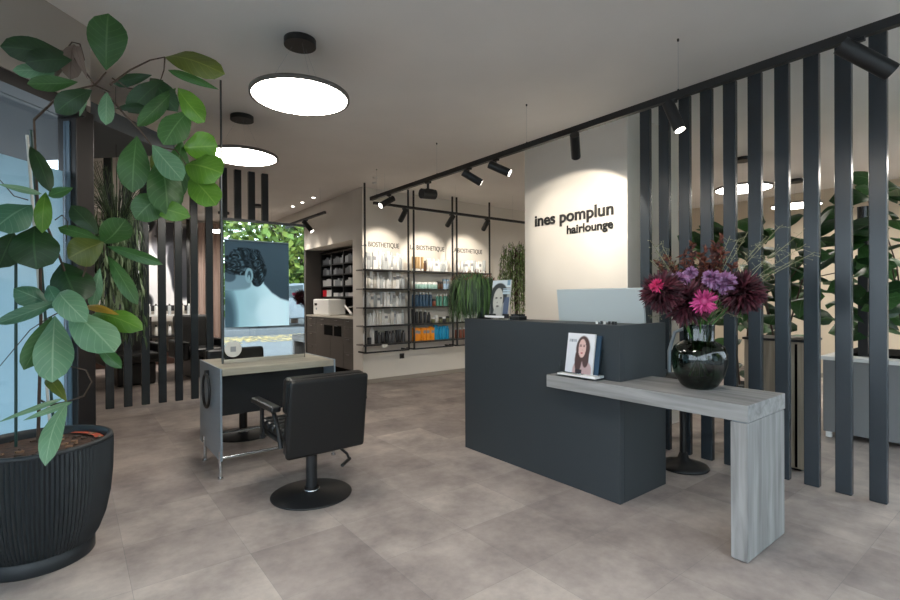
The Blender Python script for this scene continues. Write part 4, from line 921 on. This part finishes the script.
obj('curtain',MB().prism([(2.1+.02*i,11.30+.03*math.sin(i*1.3)) for i in range(33)]+[(2.74-.02*i,11.35) for i in range(33)],.05,2.9),mat('rose_beige_curtain',rgb(186,164,154),.9),label='rose-beige curtain hanging on the far wall',cat='curtain')
t=thing('wash_counter',(1.3,11.1,0),'dark back-bar shelf unit with white tops on the far wall','shelf')
for z in (.27,.57,.98): obj('shelf_board',MB().box((.3,10.95,z-.03),(2.05,11.3,z)),black if z<.9 else white_p,t)
for x in (.32,1.2,2.03): obj('upright',MB().box((x-.015,11.0,.1),(x+.015,11.3,.96)),black,t)
obj('kick_board',MB().box((.3,11.15,0),(2.05,11.2,.24)),mat('rosewood_kick',rgb(128,98,90),.6),t)
for r_,z in enumerate((.981,.571,.271)):
    for i in range(9):
        bottle(.95+i*.115,11.05,z,['bottle','pump','bottle'][i%3],WH[(i+r_)%3],'white bottle on the %s shelf of the far washing unit, %s from the left'%(['top','middle','lower'][r_],ORD[i]),'bottles on the %s shelf of the far washing unit'%(['top','middle','lower'][r_]),1.3,1.2,cap_b if i%2 else cap_w)
def wash_chair():
    t=thing('wash_chair',(0,0,0),'x','chair','black washing chairs behind the slats')
    obj('base',MB().box((-.25,-.3,0),(.25,.35,.34)),leather,t,bev=.03)
    obj('seat',MB().box((-.3,-.42,.34),(.3,.35,.48)),leather,t,bev=.04)
    obj('backrest',MB().box((-.29,-.06,0),(.29,.08,.62)).xf(Matrix.Translation((0,.28,.42))@Matrix.Rotation(math.radians(-18),4,'X')),leather,t,bev=.05)
    for x in (-.34,.34): obj('armrest',MB().box((x-.05,-.35,.3),(x+.05,.4,.60)),leather,t,bev=.03)
    obj('basin',MB().lathe([(.05,.70),(.16,.74),(.24,.88),(.25,.90),(.23,.90),(.14,.78),(0,.76)],(0,.62,0),36),white_p,t)
    obj('basin_stand',MB().box((-.16,.5,0),(.16,.85,.74)),white_p,t,bev=.02)
    return t
w=wash_chair(); w.location=(.72,8.9,0); w.rotation_euler=(0,0,.15); w['label']='black washing chair with white basin, the left one behind the slats'
dup(w,(1.72,9.1,0),'black washing chair with white basin, the right one beside the mirror',rz=.15)
# ------------------------------------------------------------------ what the mirror shows: window banner and street
banner_m=print_mat('banner_ink',.6); nt=banner_m.node_tree
tr=N(nt,'ShaderNodeBsdfTranslucent'); nt.links.new([n for n in nt.nodes if n.type=='ATTRIBUTE'][0].outputs['Color'],tr.inputs[0])
ms=N(nt,'ShaderNodeMixShader'); ms.inputs[0].default_value=.5; nt.links.new(nt.nodes['Principled BSDF'].outputs[0],ms.inputs[1]); nt.links.new(tr.outputs[0],ms.inputs[2]); nt.links.new(ms.outputs[0],nt.nodes['Material Output'].inputs[0])
from mathutils import noise
def man(u,v):
    c=mixc((48,62,70),(70,84,92),v+.1*u)
    top=.0
    xs_=[(0,.42),(.30,.44),(.55,.52),(.60,.50),(.72,.40),(.86,.33),(1,.30)]
    for (a,ya),(b,yb) in zip(xs_,xs_[1:]):
        if a<=u<=b: top=ya+(yb-ya)*(u-a)/(b-a)
    skin=mixc((150,184,190),(216,236,238),(u-.1)*1.5)
    if .30<u<.60 and v<.64: c=mixc(c,(176,200,204),soft(ell(u,v,.42,.50,.17,.20),.15))
    c=mixc(c,(120,142,150),soft(ell(u,v,.17,.52,.22,.16),.2))
    if v<top+.01: c=mixc(c,skin,min(1,(top+.01-v)*40))
    if v<top:
        c=mixc(c,(52,70,80),soft(ell(u,v,.0,.10,.17,.34),1.2)*.8); c=mixc(c,(150,180,188),soft(ell(u,v,.40,.30,.10,.12),1.5)*.3)
        c=mixc(c,(226,240,242),soft(ell(u,v,.72,.16,.24,.20),.9)*.6)
    P=Vector((u*7,v*9,0)); n1=noise.noise(P); n2=noise.noise(Vector((u*22+n1*7,v*13-n1*9,3)))*1.5
    hd=min(ell(u,v,.31,.76,.29,.17),ell(u,v,.50,.66,.125,.19),ell(u,v,.12,.72,.2,.12))
    c=mixc(c,mixc((12,18,22),(112,136,146),.18+n2*.8),soft(hd+.25*n1,.12))
    c=mixc(c,(140,166,172),soft(ell(u,v,.36,.60,.062,.088),.2)); c=mixc(c,(60,80,88),soft(ell(u,v,.365,.60,.03,.055),.3)); c=mixc(c,(150,176,182),soft(ell(u,v,.36,.57,.015,.035),.4))
    c=mixc(c,(52,66,76),soft(ell(u,v,.06,.58,.10,.06),.5)*.7)
    return c
t=thing('window_banner',(2.78,-1.5,.76),'tall banner showing a bare male back, hung in the street window, seen mirrored','banner')
printed('print',(2.19,-1.4895,.765),(1.17,0,0),(0,0,1.595),110,150,man,banner_m,t)
obj('hem_rod',MB().cyl((2.18,-1.495,2.365),(3.37,-1.495,2.365),.012,n=10),steel,t)
for x in (2.3,3.25): obj('cord',MB().cyl((x,-1.495,2.37),(x,-1.495,2.75),.003,n=6),steel,t)
car_m=mat('silver_car_paint',rgb(120,130,136),.25,.3,coat=.6); carg=mat('car_window',rgb(40,60,64),.1)
t=thing('car',(6.9,-11.6,-.22),'silver car parked in the street, seen in the mirror','car')
Yn,Yf=-10.75,-12.4
def side(ptsxz,y0,y1): 
    m=MB(); n=len(ptsxz); m.add([(x,y0,z) for x,z in ptsxz]+[(x,y1,z) for x,z in ptsxz],[tuple(range(n)),tuple(range(2*n-1,n-1,-1))]+[(k,n+k,n+(k+1)%n,(k+1)%n) for k in range(n)]); return m
bodyp=[(4.72,.38),(4.75,.75),(5.0,.95),(5.9,1.10),(8.9,1.12),(9.1,.95),(9.1,.4),(8.75,.32),(8.7,.55),(8.5,.72),(8.2,.78),(7.9,.72),(7.7,.55),(7.65,.32),(6.25,.3),(6.2,.55),(6.0,.72),(5.7,.78),(5.4,.72),(5.2,.55),(5.15,.32)]
obj('body',side(bodyp,Yn,Yf),car_m,t,bev=.04)
obj('cabin',side([(5.75,1.08),(6.55,1.62),(6.9,1.70),(8.1,1.70),(8.6,1.55),(8.95,1.1)],Yn-.12,Yf+.12),car_m,t,bev=.04)
for pts in ([(6.0,1.14),(6.62,1.58),(7.25,1.63),(7.25,1.14)],[(7.33,1.14),(7.33,1.63),(8.05,1.63),(8.45,1.5),(8.65,1.14)]): obj('side_window',side(pts,Yn-.11,Yn-.14),carg,t)
t.location=(6.9,-11.6,-.02)
tyre=mat('tyre',rgb(34,38,42),.8)
for x in (5.7,8.2):
    for y,sg in ((Yn,1),(Yf,-1)):
        wh=obj('wheel',MB().cyl((x,y-sg*.2,.31),(x,y+sg*.01,.31),.33,n=36),tyre,t)
        m=MB()
        for k in range(10):
            a=k*2*PI/10; m.tube([(x,y+sg*.02,.31),(x+.22*math.cos(a),y+sg*.02,.31+.22*math.sin(a))],.016,5)
        m.ring((x,y+sg*.02,.31),(1,0,0),(0,0,1),.225,.225,.014); obj('rim',m,chrome,wh)
lit=MB(); q=random.Random(11)
for i in range(2600):
    x=q.uniform(0,13); y=-8.4+max(-1.2,min(1.4,q.gauss(0,.8))); a=q.uniform(0,PI); l=q.uniform(.05,.11); z=q.uniform(-.018,-.008)
    lit.add([(x-l*math.cos(a),y-l*math.sin(a),z),(x+l*.5*math.sin(a),y-l*.5*math.cos(a),z+.005),(x+l*math.cos(a),y+l*math.sin(a),z),(x-l*.5*math.sin(a),y+l*.5*math.cos(a),z+.006)],[(0,1,2,3)])
obj('fallen_leaves',lit,mat('yellow_autumn_leaf',rgb(206,182,126),.8,noise=.4,nscale=3),label='strip of fallen yellow leaves on the pavement, seen in the mirror',cat='leaves',kind='stuff')
struct('ground_road',MB().box((-20,-23.5,-.02),(30,-9.95,.19)),mat('road_asphalt',rgb(84,88,90),.9))
obj('kerb',MB().box((-20,-9.95,-.02),(30,-9.8,.2)),mat('kerb_stone',rgb(120,124,128),.9),label='grey kerb stone in front of the parked car',cat='kerb')
fol=[mat('tree_leaf_light',rgb(140,158,70),.6),mat('tree_leaf_mid',rgb(104,132,54),.6),mat('tree_leaf_dark',rgb(72,100,42),.6)]
def street_tree(x,y,h,rad,seed,label,n=4200,low=1.75):
    q=random.Random(seed); t=thing('street_tree',(x,y,-.02),label,'tree','street trees in the mirror')
    obj('trunk',MB().tube([(x,y,-.02),(x+.05,y,h*.4),(x-.05,y,h*.8)],.17,10,.06),bark,t)
    for k in range(5):
        a=k*1.3; obj('bough',MB().tube([(x,y,2+.5*k),(x+math.cos(a)*rad*.5,y+math.sin(a)*rad*.4,3+.8*k)],.06,6,.02),bark,t)
    g=[MB(),MB(),MB()]
    for i in range(n):
        a=q.uniform(0,2*PI); zc=q.uniform(low,h); k_=math.sin(PI*min(1,max(.12,(zc-low+.6)/(h-low+1.2)))); rr=rad*k_*math.sqrt(q.random())
        p=Vector((x+rr*math.cos(a),y+rr*.7*math.sin(a),zc)); d=Vector((q.uniform(-1,1),q.uniform(-1,1),q.uniform(-1,.4))).normalized(); l=q.uniform(.26,.48)
        g[q.choice([0,0,1,1,2])].blade(p,p+d*l,l*.7,(q.uniform(-1,1),q.uniform(-1,1),q.uniform(-1,1)),seg=2,fold=.1,curl=.1)
    for gg,m_ in zip(g,fol): obj('foliage',gg,m_,t,kind='stuff')
street_tree(7.9,-13.6,8.5,3.4,1,'street tree with its trunk at the right edge of the mirror view')
street_tree(2.0,-17.5,8.5,3.6,2,'light green street tree above the banner in the mirror view')
street_tree(-6.5,-17,8,3.2,3,'street tree left of the banner, hidden by the mirror edge',900)
hg=MB(); q=random.Random(5)
for i in range(4200):
    p=Vector((q.uniform(-2,20),-22+q.uniform(-.7,.7),q.uniform(0,6.5))); d=Vector((q.uniform(-1,1),q.uniform(-1,1),q.uniform(-1,1))).normalized(); l=q.uniform(.35,.6)
    hg.blade(p,p+d*l,l*.7,(q.uniform(-1,1),1,q.uniform(-1,1)),seg=2,fold=.1)
obj('hedge',hg,fol[1],label='long green hedge across the street in the mirror view',cat='hedge',kind='stuff')
obj('building_across',MB().box((-14,-27,-.25),(30,-24,3.4)),mat('pale_render',rgb(214,216,214),.8),label='low pale building beyond the street trees',cat='building')
# ------------------------------------------------------------------ light, camera
W=bpy.data.worlds.new('sky'); bpy.context.scene.world=W; W.use_nodes=True; bg=W.node_tree.nodes['Background']
bg.inputs[0].default_value=(.82,.91,1,1); bg.inputs[1].default_value=5.6
YAW=math.radians(37.85); PIT=math.radians(-.23); ROL=math.radians(.31)
cp,sp,cr,sr=math.cos(PIT),math.sin(PIT),math.cos(ROL),math.sin(ROL)
def tow(v): return Vector((v[0]*math.cos(YAW)+v[2]*math.sin(YAW),-v[0]*math.sin(YAW)+v[2]*math.cos(YAW),v[1]))
rr_=tow((cr,-sr*cp,sr*sp)); uu_=tow((sr,cr*cp,-cr*sp)); ww_=tow((0,sp,cp))
cam=bpy.data.cameras.new('camera'); co=bpy.data.objects.new('camera',cam); C.objects.link(co)
M=Matrix((rr_,uu_,-ww_)).transposed().to_4x4(); M.translation=(0,0,1.28); co.matrix_world=M
cam.sensor_width=36; cam.lens=486.2/900*36; cam.clip_start=.05; cam.clip_end=200
sc=bpy.context.scene; sc.camera=co
sc.view_settings.view_transform='Standard'; sc.view_settings.look='None'; sc.view_settings.gamma=1; sc.view_settings.use_curve_mapping=False
sc.view_settings.exposure=0.04
sc.cycles.max_bounces=8; sc.cycles.transparent_max_bounces=24; sc.cycles.caustics_reflective=False; sc.cycles.caustics_refractive=False; sc.cycles.sample_clamp_indirect=6
